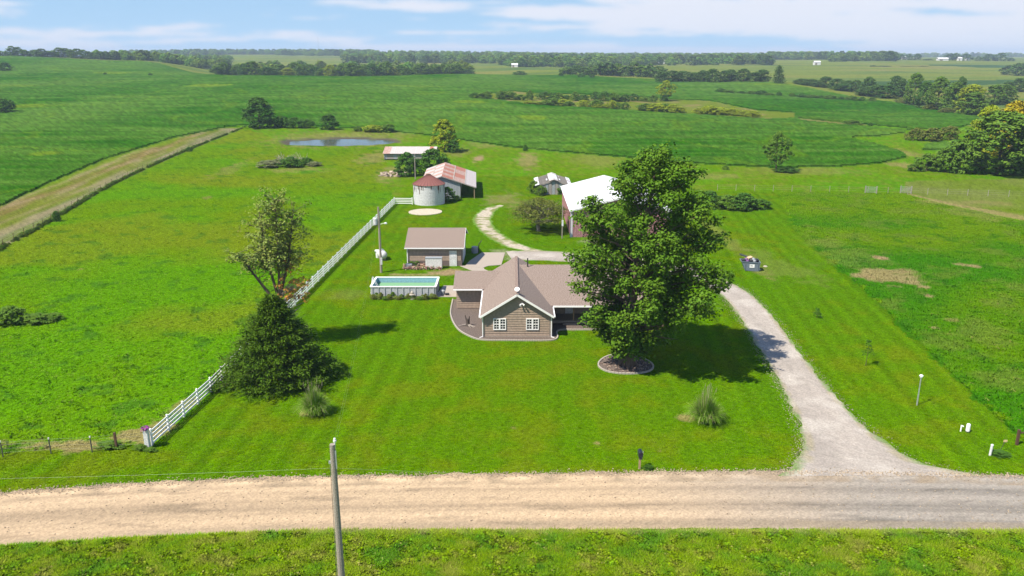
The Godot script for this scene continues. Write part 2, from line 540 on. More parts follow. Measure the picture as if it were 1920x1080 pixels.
func crop_color(x: float, z: float) -> Color:
	var d := -z
	var w := noise_a.get_noise_2d(x * 0.7 + 40.0, z * 0.35) * 0.5 + 0.5
	var rows := noise_b.get_noise_2d(x * 0.35, z * 2.0) + 0.7 * noise_b.get_noise_2d(x * 0.12 + 50.0, z * 0.7)
	var k := clampf(w * 1.7 - 0.42 + rows * 0.65, 0, 1)
	var c := C_CROP.lerp(C_CROPLIGHT, k)
	var s := noise_c.get_noise_2d(x * 0.25 + 90.0, z * 0.12)
	if absf(s) < 0.035:
		c = c.lerp(Color(0.13, 0.23, 0.008), 0.4)
	for p in crop_spots:
		var e := Vector2((x - p[0].x) / p[1], (z - p[0].z) / p[2]).length() + noise_b.get_noise_2d(x, z) * 0.5
		if e < 1.0:
			c = c.lerp(Color(0.17, 0.27, 0.012), clampf((1.0 - e) * 2.0, 0, 0.8))
	if d > 520.0:
		c = c.lerp(Color(0.1, 0.21, 0.03), clampf((noise_b.get_noise_2d(x * 0.06, height(x, z) * 12.0)) * 1.6, 0, 0.7))
	var bump := noise_b.get_noise_2d(x * 9.0, z * 9.0)
	return c * (1.0 + bump * 0.35) * rng.randf_range(0.72, 1.28)


func ground_color(x: float, z: float) -> Color:
	var q := Vector2(x, z)
	var d := -z
	var big := noise_a.get_noise_2d(x * 3.0, z * 3.0)
	var mid := noise_b.get_noise_2d(x * 4.0, z * 4.0)
	var small := noise_c.get_noise_2d(x * 30.0, z * 30.0)
	var c: Color
	if d > 330.0:
		if inside("gap_brush", q):
			c = Color(0.17, 0.235, 0.02).lerp(Color(0.27, 0.24, 0.09), clampf(noise_b.get_noise_2d(x, z) * 2.0, 0, 1))
		elif inside("crop_far", q) or inside("crop_far_b", q):
			return Color(0.06, 0.13, 0.04)
		elif inside("crop_all", q) or inside("gap_strip", q):
			c = Color(0.22, 0.21, 0.07)
		else:
			var band := noise_a.get_noise_2d(x * 0.3, z * 0.9)
			c = C_FARPASTURE.lerp(Color(0.26, 0.25, 0.075), clampf(band * 1.6, 0, 1)).lerp(Color(0.09, 0.17, 0.05), clampf(-band * 1.6, 0, 1))
		return c * (1.0 + mid * 0.2)
	if inside("verge", q):
		var m2 := noise_b.get_noise_2d(x * 14.0, z * 14.0)
		c = C_VERGE.lerp(Color(0.07, 0.18, 0.008), clampf(mid * 1.2 + m2 * 1.2 + 0.25, 0, 1)).lerp(C_BROWN, clampf(-m2 * 0.9 - mid * 0.5 - 0.1, 0, 0.5))
		c = c.lerp(Color(0.26, 0.22, 0.08), clampf((41.2 - x * 0.002 - d) * -1.2 + 0.75 + m2, 0, 0.6)) if d > 39.6 else c
	elif inside("left_pasture", q):
		c = C_PASTURE.lerp(C_ROUGH, clampf(big * 1.8 + 0.2 + (d - 80.0) * 0.006, 0, 1)).lerp(Color(0.2, 0.235, 0.012), clampf(noise_a.get_noise_2d(x * 2.0 + 300.0, z * 2.0) * 1.8, 0, 0.55)).lerp(Color(0.05, 0.16, 0.012), clampf((mid - 0.28) * 4.0, 0, 0.6))
	elif inside("right_pasture", q + Vector2(mid * 1.6 + small * 0.5, 0)):
		c = C_RIGHT.lerp(C_ROUGH, clampf(big * 1.2 + 0.15 + (d - 85.0) * 0.01, 0, 1)).lerp(Color(0.035, 0.15, 0.004), clampf((mid - 0.25) * 4.0, 0, 0.6))
		c = c.lerp(Color(0.16, 0.22, 0.03), clampf((noise_c.get_noise_2d(x * 2.0, z * 2.0) - 0.15) * 2.0, 0, 0.5))
	elif inside("tan_strip", q):
		var f := strip_dir
		var along := x * f.x + z * f.y
		var off := (x - strip_at.x) * -f.y + (z - strip_at.y) * f.x
		var wide := 22.0
		var v := clampf(absf(off) / wide + noise_b.get_noise_2d(along * 0.5, off * 2.0) * 0.16, 0, 1.2)
		var streak := noise_b.get_noise_2d(along * 0.5 + 70.0, off * 6.0)
		c = Color(0.25, 0.25, 0.13).lerp(Color(0.19, 0.22, 0.03), smoothstep(0.2, 0.4, v))
		c = c.lerp(Color(0.24, 0.19, 0.06), smoothstep(0.45, 0.58, v))
		c = c.lerp(Color(0.17, 0.27, 0.01), smoothstep(0.62, 0.76, v))
		c = c.lerp(Color(0.36, 0.29, 0.17), clampf(streak * 1.4, 0, 0.6)).lerp(Color(0.13, 0.2, 0.015), clampf(-streak * 1.4, 0, 0.6))
	elif inside("dry_field", q):
		c = Color(0.15, 0.235, 0.012).lerp(Color(0.19, 0.235, 0.05), clampf(0.4 + big * 1.5, 0, 1))
		if inside("tan_line", q):
			c = c.lerp(Color(0.36, 0.29, 0.13), 0.7)
	elif inside("yard", q):
		c = C_LAWN
		var right_side := x > 18.0 and d < 175.0
		var along := (x + z * 0.036) if not right_side else (x + z * 0.109)
		var stripe := sin(along * 3.3 + mid * 0.5) * (0.6 + 0.8 * noise_a.get_noise_2d(along * 30.0, z * 1.5))
		c = c * (1.0 + stripe * (0.2 if right_side or x < -8.0 else 0.08))
		c = c.lerp(Color(0.165, 0.215, 0.006), clampf(big * 0.8 + mid * 1.0 - 0.02, 0, 0.6))
		c = c.lerp(Color(0.085, 0.22, 0.001), clampf(-big * 0.9 - mid * 0.8, 0, 0.65))
	else:
		c = C_ROUGH.lerp(C_PASTURE, clampf(0.4 + big * 1.5, 0, 1)).lerp(Color(0.2, 0.23, 0.035), clampf(mid * 1.6 - 0.1, 0, 0.6))
	for p in patches:
		var dx: float = (x - p[0].x) / p[1]
		var dz: float = (z - p[0].y) / p[2]
		if absf(dx) > 1.7 or absf(dz) > 1.7:
			continue
		var e := sqrt(dx * dx + dz * dz) + mid * 0.9 + small * 0.35
		if e < 1.0:
			var k: float = clampf((1.0 - e) * 2.5, 0, 1) * p[3]
			c = c.lerp([C_DIRT, C_STRAW, C_PALE][p[4]], k)
	if d > 200.0:
		var e := Vector2((x - pond_at.x) / 18.5, (z - pond_at.z) / 12.5).length() + noise_b.get_noise_2d(x * 2.0, z * 2.0) * 0.12
		if e < 1.14:
			return c.lerp(Color(0.13, 0.12, 0.09), clampf((1.14 - e) * 8.0, 0, 1))
	return c * (1.0 + small * 0.28) * rng.randf_range(0.88, 1.12)


func make_ground() -> void:
	var ss := PackedFloat32Array()
	for e in [-12.0, -5.0, -2.6, -1.6, -1.15, -0.95]:
		ss.append(e)
	var k := -0.84
	while k <= 0.8401:
		ss.append(k)
		k += 0.0029
	for e in [0.95, 1.15, 1.6, 2.6, 5.0, 12.0]:
		ss.append(e)
	var ds := PackedFloat32Array([2.0, 8.0, 16.0, 24.0, 30.0])
	var d := 34.0
	while d < 9000.0:
		ds.append(d)
		var st := maxf(0.24, d * d / (EYE * FOCAL) * 2.1)
		if d > 330.0:
			st = minf(st, (5.0 if d < 850.0 else 14.0) if d < 1800.0 else 80.0)
		d += st
	ds.append(9000.0)
	var nx := ss.size()
	var nd := ds.size()
	var pos := PackedVector3Array()
	var col := PackedColorArray()
	var is_crop := PackedByteArray()
	pos.resize(nx * nd)
	col.resize(nx * nd)
	is_crop.resize(nx * nd)
	for j in nd:
		var z := -ds[j]
		for i in nx:
			var x := ss[i] * ds[j]
			var y := height(x, z)
			var at := j * nx + i
			if ds[j] < 1100.0 and ds[j] > 60.0 and crop_at(Vector2(x, z)):
				is_crop[at] = 1
				col[at] = crop_color(x, z)
			else:
				col[at] = ground_color(x, z)
			pos[at] = Vector3(x, y, z)
	var idx := PackedInt32Array()
	var cv := PackedVector3Array()
	var cc := PackedColorArray()
	var cidx := PackedInt32Array()
	var cmap := {}
	for j in nd - 1:
		for i in nx - 1:
			var a := j * nx + i
			var b := a + 1
			var e := a + nx
			var f := e + 1
			if is_crop[a] + is_crop[b] + is_crop[e] + is_crop[f] == 4:
				for t in [a, e, b, b, e, f]:
					if not cmap.has(t):
						cmap[t] = cv.size()
						var p := pos[t]
						cv.append(p + Vector3(0, 0.4 + noise_c.get_noise_2d(p.x * 14.0, p.z * 14.0) * 0.25, 0))
						cc.append(col[t])
					cidx.append(cmap[t])
				# the edge of the crop stands as a low leafy face
				for s in [[a, b, -nx], [a, e, -1], [e, f, nx], [b, f, 1]]:
					var other_out: bool = false
					var p0: int = s[0] + s[2]
					var p1: int = s[1] + s[2]
					if p0 < 0 or p1 < 0 or p0 >= nx * nd or p1 >= nx * nd:
						continue
					other_out = is_crop[p0] + is_crop[p1] < 2
					if other_out:
						var k0 := cv.size()
						for t in [s[0], s[1]]:
							cv.append(cv[cmap[t]])
							cc.append(col[t] * 0.95)
							cv.append(pos[t] - Vector3(0, 0.3, 0))
							cc.append(col[t] * 0.95)
						for t in [k0, k0 + 1, k0 + 2, k0 + 2, k0 + 1, k0 + 3]:
							cidx.append(t)
			else:
				for t in [a, e, b, b, e, f]:
					idx.append(t)
	# the land behind the camera and far to the sides
	var base := pos.size()
	for q in [Vector3(-4000, -0.06, -190), Vector3(4000, -0.06, -190), Vector3(4000, -0.06, 3000), Vector3(-4000, -0.06, 3000)]:
		pos.append(q)
		col.append(C_ROUGH)
	for t in [base, base + 1, base + 2, base, base + 2, base + 3]:
		idx.append(t)
	structure("ground", smooth_mesh(pos, col, idx), M.ground)
	var crop := MeshInstance3D.new()
	crop.name = "soybean_crop"
	crop.mesh = smooth_mesh(cv, cc, cidx)
	crop.material_override = M.crop
	add_child(crop)
	crop.set_meta("kind", "stuff")
	tag(crop, "deep green soybean crop covering the wide rolling fields behind the farmyard", "crop")


func smooth_mesh(p: PackedVector3Array, c: PackedColorArray, idx: PackedInt32Array) -> ArrayMesh:
	var n := PackedVector3Array()
	n.resize(p.size())
	for t in range(0, idx.size(), 3):
		var a := p[idx[t]]
		var f := (p[idx[t + 2]] - a).cross(p[idx[t + 1]] - a)
		if f.y < 0.0:
			f = -f
		for k in 3:
			n[idx[t + k]] += f
	for i in n.size():
		n[i] = n[i].normalized() if n[i].length() > 0.0 else Vector3.UP
	# front faces run clockwise seen from above
	for t in range(0, idx.size(), 3):
		var a := p[idx[t]]
		if (p[idx[t + 2]] - a).cross(p[idx[t + 1]] - a).y < 0.0:
			var s := idx[t + 1]
			idx[t + 1] = idx[t + 2]
			idx[t + 2] = s
	var arr := []
	arr.resize(Mesh.ARRAY_MAX)
	arr[Mesh.ARRAY_VERTEX] = p
	arr[Mesh.ARRAY_NORMAL] = n
	arr[Mesh.ARRAY_COLOR] = c
	arr[Mesh.ARRAY_INDEX] = idx
	var m := ArrayMesh.new()
	m.add_surface_from_arrays(Mesh.PRIMITIVE_TRIANGLES, arr)
	return m


# ---------------------------------------------------------------- road, drive, water
func edge_line(pts: Array) -> Array:
	var out := []
	for q in pts:
		out.append(flat(q[0], q[1]))
	return out


func resample(pts: Array, count: int) -> Array:
	var c := Curve3D.new()
	for i in pts.size():
		var a: Vector3 = pts[maxi(i - 1, 0)]
		var b: Vector3 = pts[mini(i + 1, pts.size() - 1)]
		var t := (b - a) / 6.0
		c.add_point(pts[i], -t, t)
	var out := []
	var l := c.get_baked_length()
	for i in count:
		out.append(c.sample_baked(l * i / (count - 1.0), true))
	return out


# a sheet between two edges; tint(u, v, place) gives its colour, lift(u, v) its height
func ribbon(left: Array, right: Array, along: int, across: int, y: float, tint: Callable, rough := 0.25) -> ArrayMesh:
	var l := resample(left, along)
	var r := resample(right, along)
	var p := PackedVector3Array()
	var c := PackedColorArray()
	var idx := PackedInt32Array()
	for i in along:
		for j in across:
			var v := j / (across - 1.0)
			var q: Vector3 = l[i].lerp(r[i], v)
			var side: Vector3 = (r[i] - l[i]).normalized()
			if j == 0 or j == across - 1:
				q += side * rough * (noise_c.get_noise_2d(q.x * 12.0, q.z * 12.0) + noise_b.get_noise_2d(q.x * 6.0, q.z * 6.0))
			var u := i / (along - 1.0)
			q.y = y + maxf(0.0, noise_c.get_noise_2d(q.x * 10.0, q.z * 10.0)) * 0.03
			if j == 0 or j == across - 1:
				q.y = y - 0.004
			p.append(q)
			c.append(tint.call(u, v, q))
	for i in along - 1:
		for j in across - 1:
			var a := i * across + j
			for t in [a, a + across, a + 1, a + 1, a + across, a + across + 1]:
				idx.append(t)
	return smooth_mesh(p, c, idx)


func road_tint(_u: float, v: float, q: Vector3) -> Color:
	var warm := Color(0.455, 0.333, 0.207)
	var grey := Color(0.268, 0.238, 0.2)
	var k := smoothstep(2.0, 34.0, q.x + noise_a.get_noise_2d(q.x * 2.0, q.z * 2.0) * 12.0)
	var c := warm.lerp(grey, k)
	var lane := noise_b.get_noise_2d(v * 60.0, q.x * 0.1) + noise_c.get_noise_2d(v * 130.0, q.x * 0.12) * 0.8
	c = c * (1.0 + lane * 0.42)
	var blot := noise_c.get_noise_2d(q.x * 2.0, q.z * 16.0)
	if blot > 0.33:
		c = c.lerp(c * 0.62, clampf((blot - 0.28) * 4.0, 0, 0.7))
	if v < 0.2:
		var w := noise_b.get_noise_2d(q.x * 7.0, q.z * 9.0)
		c = c.lerp(Color(0.3, 0.225, 0.14), clampf(0.25 + w * 1.2, 0, 0.75))
	if v > 0.86:
		c = c.lerp(Color(0.32, 0.25, 0.16), 0.35 + 0.4 * noise_b.get_noise_2d(q.x * 6.0, 3.0))
	return c * (1.0 + noise_c.get_noise_2d(q.x * 40.0, q.z * 40.0) * 0.22)


func drive_tint(_u: float, v: float, q: Vector3) -> Color:
	var c := Color(0.365, 0.32, 0.275)
	var lane := noise_b.get_noise_2d(v * 26.0, q.z * 0.6)
	c = c * (1.0 + lane * 0.22)
	var e := minf(v, 1.0 - v)
	var w := noise_c.get_noise_2d(q.x * 10.0, q.z * 10.0)
	if e < 0.14 and w > -0.1:
		c = c.lerp(Color(0.3, 0.26, 0.14), 0.6)
	c = c.lerp(Color(0.52, 0.47, 0.41), clampf(noise_b.get_noise_2d(q.x * 4.0 + 40.0, q.z * 4.0) * 1.4, 0, 0.6))
	c = c.lerp(C_LAWN, smoothstep(0.06, 0.0, e + w * 0.07) * 0.85)
	return c * (1.0 + noise_c.get_noise_2d(q.x * 36.0, q.z * 36.0) * 0.22)


func track_tint(_u: float, v: float, q: Vector3) -> Color:
	var c := Color(0.46, 0.4, 0.3)
	var w := noise_c.get_noise_2d(q.x * 9.0, q.z * 9.0) + noise_b.get_noise_2d(q.x * 3.0, q.z * 3.0)
	var mid := 1.0 - absf(v - 0.5) * 2.0
	c = c * (1.0 + noise_c.get_noise_2d(q.x * 30.0, q.z * 30.0) * 0.5)
	c = c.lerp(Color(0.17, 0.2, 0.03), clampf(0.28 + w * 1.7 + (0.45 - mid) * 1.2, 0, 0.95))
	var e := minf(v, 1.0 - v) + noise_c.get_noise_2d(q.x * 14.0, q.z * 14.0) * 0.12
	return c.lerp(C_LAWN, smoothstep(0.2, 0.04, e))


func make_roads() -> void:
	var far := edge_line([[-700, 1010], [-300, 962], [0, 925], [200, 910], [400, 899], [620, 893], [960, 888], [1280, 884], [1480, 884], [1700, 887], [1920, 892], [2300, 902], [2700, 915]])
	var near := edge_line([[-700, 1110], [-300, 1060], [0, 1030], [200, 1017], [400, 1007], [620, 999], [960, 994], [1280, 993], [1480, 993], [1700, 994], [1920, 997], [2300, 1006], [2700, 1018]])
	structure("road", ribbon(far, near, 420, 34, 0.02, road_tint), M.gravel)
	var l := edge_line([[1462, 893], [1490, 868], [1506, 835], [1500, 800], [1478, 750], [1448, 695], [1415, 640], [1385, 592], [1355, 556], [1325, 535], [1270, 514], [1190, 500], [1075, 492], [1010, 489], [960, 487]])
	var r := edge_line([[1850, 893], [1740, 872], [1690, 850], [1632, 808], [1580, 758], [1530, 700], [1488, 645], [1450, 595], [1408, 552], [1372, 532], [1320, 508], [1230, 486], [1075, 474], [1010, 470], [948, 471]])
	structure("driveway", ribbon(l, r, 260, 22, 0.03, drive_tint, 0.18), M.gravel)
	var a := edge_line([[1000, 477], [978, 470], [945, 462], [908, 441], [889, 420], [889, 405], [908, 391], [936, 384]])
	var b := edge_line([[1040, 474], [1000, 465], [972, 455], [936, 435], [922, 415], [926, 401], [936, 391], [946, 386]])
	structure("track", ribbon(a, b, 260, 30, 0.022, track_tint, 0.3), M.gravel)
	# concrete apron, garden walk and pool patio
	for s in [["concrete_pad", [[872, 499], [880, 490], [903, 474], [947, 474], [940, 497], [915, 499], [905, 503]], 0.06], ["walkway", [[862, 499], [905, 497], [908, 505], [925, 512], [905, 514], [880, 506]], 0.04], ["patio", [[815, 557], [832, 536], [872, 536], [862, 557]], 0.05]]:
		var pts := PackedVector2Array()
		for q in s[1]:
			var w := flat(q[0], q[1])
			pts.append(Vector2(w.x, w.z))
		structure(s[0], slab(pts, -0.05, s[2]), M.concrete)
	# pond
	var pp := PackedVector2Array()
	for i in 60:
		var t := TAU * i / 60.0
		pp.append(Vector2(pond_at.x + cos(t) * 19.6, pond_at.z + sin(t) * 13.4))
	structure("pond_water", slab(pp, -0.5, -0.42), M.pond_water)


func slab(pts: PackedVector2Array, y0: float, y1: float) -> ArrayMesh:
	var b := MB.new()
	var t := Geometry2D.triangulate_polygon(pts)
	for i in range(0, t.size(), 3):
		var a := Vector3(pts[t[i]].x, y1, pts[t[i]].y)
		var c := Vector3(pts[t[i + 1]].x, y1, pts[t[i + 1]].y)
		var d := Vector3(pts[t[i + 2]].x, y1, pts[t[i + 2]].y)
		b.tri_out(a, c, d, Vector3.UP)
	var mid := Vector2.ZERO
	for p in pts:
		mid += p / pts.size()
	for i in pts.size():
		var p := pts[i]
		var q := pts[(i + 1) % pts.size()]
		var o := (p + q) * 0.5 - mid
		b.quad_out(Vector3(p.x, y0, p.y), Vector3(p.x, y1, p.y), Vector3(q.x, y1, q.y), Vector3(q.x, y0, q.y), Vector3(o.x, 0, o.y))
	return b.mesh()


# ---------------------------------------------------------------- trees and shrubs
func leaf_tint(spread := 0.22) -> Color:
	var k := 1.0 + rng.randf_range(-spread, spread)
	var w := rng.randf_range(-0.12, 0.12)
	return Color(clampf(k * (1.0 + w), 0, 2), k, clampf(k * (1.0 - w), 0, 2))


func rand_dir() -> Vector3:
	while true:
		var d := Vector3(rng.randf_range(-1, 1), rng.randf_range(-1, 1), rng.randf_range(-1, 1))
		if d.length() < 1.0 and d.length() > 0.1:
			return d.normalized()
	return Vector3.UP


func clump(b: MB, o: Vector3, r: float, per: int, leaf: float, squash := 0.65, spread := 0.22) -> void:
	var base := leaf_tint(spread * 0.6)
	for i in per:
		var d := rand_dir()
		if d.y < -0.15 and rng.randf() < 0.6:
			d.y = -d.y
		var p := o + d * Vector3(1, squash, 1) * r * sqrt(rng.randf_range(0.2, 1.0))
		var nor := (d * 0.7 + Vector3.UP * 0.7 + rand_dir() * 0.75).normalized()
		var along := nor.cross(rand_dir()).normalized()
		var t := leaf_tint(spread)
		b.col = Color(base.r * t.r, base.g * t.g, base.b * t.b)
		var s := leaf * rng.randf_range(0.7, 1.25)
		b.leaf(p - along * s * 0.5, along, nor, s, s * 0.72)


func limb(b: MB, p: Vector3, q: Vector3, r0: float, r1: float, sides := 6, bend := 0.12) -> void:
	var mid := p.lerp(q, 0.5) + Vector3(rng.randf_range(-1, 1), rng.randf_range(0, 1), rng.randf_range(-1, 1)) * p.distance_to(q) * bend
	b.tube(p, mid, r0, lerpf(r0, r1, 0.5), sides, false)
	b.tube(mid, q, lerpf(r0, r1, 0.5), r1, sides, false)


# returns [wood mesh, crown mesh]; spec: h height, r crown radius, bare height of clear stem, n clumps, per leaves in a clump, leaf size, fat 0 pointed .. 1 full, lobes unevenness, trunk radius
func broadleaf(spec: Dictionary) -> Array:
	rng.seed = spec.seed
	var h: float = spec.h
	var r: float = spec.r
	var bare: float = spec.bare
	var lobes: float = spec.get("lobes", 0.45)
	var fat: float = spec.get("fat", 0.6)
	var cr: float = spec.get("clump", 0.17)
	var wood := MB.new()
	var crown := MB.new()
	var centers := []
	for i in int(spec.n):
		var t := pow(rng.randf(), 0.9)
		var y := lerpf(bare, h * 0.96, t)
		var prof := pow(sin(PI * clampf(t * 0.8 + 0.2, 0, 1)), 0.5 + (1.0 - fat) * 0.7)
		var a := rng.randf() * TAU
		var lob := 1.0 + lobes * noise_b.get_noise_3d(cos(a) * 22.0 + spec.seed * 13.0, y * 60.0 / h, sin(a) * 22.0)
		var rr := r * prof * lob * sqrt(rng.randf_range(0.18, 1.0))
		var o := Vector3(cos(a) * rr, y, sin(a) * rr)
		# gaps where no branch grew
		if noise_c.get_noise_3d(o.x * 40.0 / r + spec.seed * 7.0, o.y * 40.0 / r, o.z * 40.0 / r) < spec.get("gap", -0.3):
			continue
		centers.append(o)
		clump(crown, o, r * cr * rng.randf_range(0.7, 1.35), int(spec.per), spec.leaf, 0.62, spec.get("spread", 0.22))
	var tr: float = spec.get("trunk", h * 0.018)
	var lean := Vector3(rng.randf_range(-0.3, 0.3), 0, rng.randf_range(-0.3, 0.3))
	var p := Vector3(0, -0.2, 0)
	var steps := 5
	var spine := [p]
	for i in steps:
		var q := Vector3(0, h * 0.8 * (i + 1) / steps, 0) + lean * (i + 1) * 0.3 + Vector3(rng.randf_range(-0.1, 0.1), 0, rng.randf_range(-0.1, 0.1)) * h * 0.06
		wood.tube(p, q, tr * (1.15 - 0.19 * i), tr * (1.15 - 0.19 * (i + 1)), 7, false)
		spine.append(q)
		p = q
	var limbs: int = spec.get("limbs", 9)
	for i in mini(limbs, centers.size()):
		var c: Vector3 = centers[rng.randi() % centers.size()]
		var k := clampf(c.y * 0.62 / (h * 0.8), 0.12, 0.95) * steps
		var i0 := int(k)
		var s: Vector3 = spine[i0].lerp(spine[mini(i0 + 1, steps)], k - i0)
		limb(wood, s, c, tr * 0.45, tr * 0.08, 5)
	return [wood.mesh(), crown.mesh()]


func evergreen(spec: Dictionary) -> Array:
	rng.seed = spec.seed
	var h: float = spec.h
	var r: float = spec.r
	var wood := MB.new()
	var crown := MB.new()
	wood.tube(Vector3(0, -0.2, 0), Vector3(0, h * 0.9, 0), h * 0.03, 0.02, 7, false)
	for i in int(spec.n):
		var t := pow(rng.randf(), 1.25)
		var y := lerpf(0.25, h * 0.99, t)
		var a := rng.randf() * TAU
		var lob := 1.0 + 0.16 * noise_b.get_noise_3d(cos(a) * 30.0, y * 9.0 + spec.seed, sin(a) * 30.0)
		var rr := r * pow(1.0 - t, float(spec.get("taper", 0.75))) * lob
		rr *= 0.88 + 0.24 * sin(y * 6.0 + a * 2.0)
		var k := sqrt(rng.randf_range(0.35, 1.0))
		var out := Vector3(cos(a), 0, sin(a))
		var o := out * rr * k + Vector3.UP * (y + (1.0 - k) * 0.4)
		var base := leaf_tint(0.22)
		var dir := (out + Vector3.UP * rng.randf_range(-0.1, 0.55)).normalized()
		var l: float = spec.leaf
		for j in int(spec.per):
			var f := rng.randf()
			var q := o + dir * (f - 0.6) * l * 4.0 + rand_dir() * l * 0.9
			var along := (dir + rand_dir() * 0.75 + Vector3.DOWN * 0.12).normalized()
			var nor := (Vector3.UP + rand_dir() * 0.8).normalized()
			var tt := leaf_tint(0.25)
			crown.col = Color(base.r * tt.r, base.g * tt.g, base.b * tt.b)
			crown.leaf(q, along, nor, l * rng.randf_range(0.8, 1.5), l * 0.42)
		if i % 14 == 0:
			limb(wood, Vector3(0, maxf(0.2, y - 0.3), 0), o, h * 0.007, 0.01, 4, 0.05)
	return [wood.mesh(), crown.mesh()]


var kinds := {}


func make_kinds() -> void:
	for i in 4:
		kinds["oval%d" % i] = broadleaf({"seed": 100 + i, "h": 10.0, "r": 4.0, "bare": 0.35, "n": 210, "per": 42, "leaf": 0.42, "fat": 0.95, "lobes": 0.5, "limbs": 7, "gap": -0.45})
		kinds["far%d" % i] = broadleaf({"seed": 140 + i, "h": 10.0, "r": 4.2, "bare": 0.3, "n": 90, "per": 26, "leaf": 0.72, "fat": 0.95, "lobes": 0.5, "clump": 0.22, "limbs": 4, "gap": -0.5})
		kinds["shrub%d" % i] = broadleaf({"seed": 180 + i, "h": 3.0, "r": 2.0, "bare": 0.1, "n": 110, "per": 40, "leaf": 0.25, "fat": 0.9, "lobes": 0.6, "clump": 0.2, "limbs": 6, "trunk": 0.05})
	kinds["airy"] = broadleaf({"seed": 210, "h": 10.0, "r": 4.0, "bare": 1.9, "n": 170, "per": 44, "leaf": 0.4, "fat": 0.6, "lobes": 0.7, "limbs": 10})


func plant(called: String, label: String, category: String, group: String, at: Vector3, pair: Array, leaf: Material, s: Vector3, turn := 0.0, wood_mat: Material = null) -> Node3D:
	var o := thing(called, label, category, at, group, turn)
	part(o, "trunk" if not called.contains("shrub") and not called.contains("bush") else "stem", pair[0], wood_mat if wood_mat else M.bark)
	part(o, "crown" if not called.contains("shrub") and not called.contains("bush") else "foliage", pair[1], leaf)
	for c in o.get_children():
		c.scale = s
	return o


# a tree whose foot, top row and width were read from the photograph
const TINT := {"leaf_mid": "green", "leaf_far": "mid green", "leaf_yellow": "yellow-green", "leaf_dark": "dark green", "leaf_olive": "olive", "leaf_deep": "deep green", "leaf_grey": "grey-green", "leaf_gold": "golden"}


func seen_tree(px: float, py: float, top: float, wide: float, kind: String, leaf: String, called: String, label: String, group := "", depth := 0.0) -> Node3D:
	var at := land(px, py) if depth == 0.0 else land(px, -depth)
	var h := maxf(top_height(at, top), 0.8)
	var w := wide / FOCAL * (-at.z * cos(pitch) + (EYE - at.y) * sin(pitch))
	var shrubby := kind.begins_with("shrub")
	var k := kind
	if not kinds.has(kind):
		k = kind + str(rng.randi() % 4)
	var h0 := 3.0 if shrubby else 10.0
	var r0 := 2.0 if shrubby else 4.0
	label = label.replace("TINT", TINT.get(leaf, ""))
	return plant(called, label, ("shrub" if not called.contains("bushy") else "tree") if shrubby else "tree", group, at - Vector3(0, 0.05, 0), kinds[k], M[leaf], Vector3(w * 0.5 / r0, h / h0, w * 0.5 / r0), rng.randf() * TAU)


func make_home_trees() -> void:
	# the great maple before the house
	var at := Vector3(10.5, 0, -67.4)
	var pair := maple()
	plant("maple_tree", "tall broad maple in full dark green leaf rising from the round mulch ring", "tree", "", at, pair, M.leaf_maple, Vector3.ONE)
	# cedar beside the white fence
	var cedar := evergreen({"seed": 301, "h": 7.4, "r": 5.2, "n": 2500, "per": 22, "leaf": 0.23, "taper": 0.85})
	plant("cedar_tree", "wide bushy dark cedar spreading to the grass beside the white fence", "tree", "", Vector3(-20.3, 0, -64.2), cedar, M.leaf_cedar, Vector3.ONE)
	# thin ash behind the cedar
	ash_tree(Vector3(-22.3, 0, -72.6))
	# apple tree by the barn
	var apple := broadleaf({"seed": 330, "h": 5.2, "r": 4.6, "bare": 1.7, "n": 420, "per": 40, "leaf": 0.2, "fat": 0.9, "lobes": 0.5, "limbs": 90, "trunk": 0.3, "clump": 0.15, "gap": -0.2, "spread": 0.3})
	plant("apple_tree", "low spreading sparse olive tree with grey branches beside the gravel loop", "tree", "", flat(1010, 433), apple, M.leaf_olive, Vector3.ONE, 0.0, M.dead_wood)
	for i in 2:
		pampas([Vector3(-15.5, 0, -57.2), Vector3(14.8, 0, -55.8)][i], 350 + i, ["rounded pale ornamental grass clump beside the dark cedar", "arching dark ornamental grass clump on the lawn near the driveway"][i], 1.0 + 0.1 * i)
	# saplings on the mown strip
	sapling(flat(1623, 686), 2.5, 360, "thin leafy sapling on the mown strip, its shadow on the grass", 0.55)
	sapling(flat(1531, 596), 1.1, 361, "tiny dark conical sapling on the mown strip", 0.42)


const PROFILE := [Vector2(1.2, 1.9), Vector2(2.4, 3.2), Vector2(5.2, 5.2), Vector2(9.0, 6.4), Vector2(12.0, 6.3), Vector2(13.8, 5.4), Vector2(16.5, 4.0), Vector2(18.5, 2.4), Vector2(19.6, 0.8)]


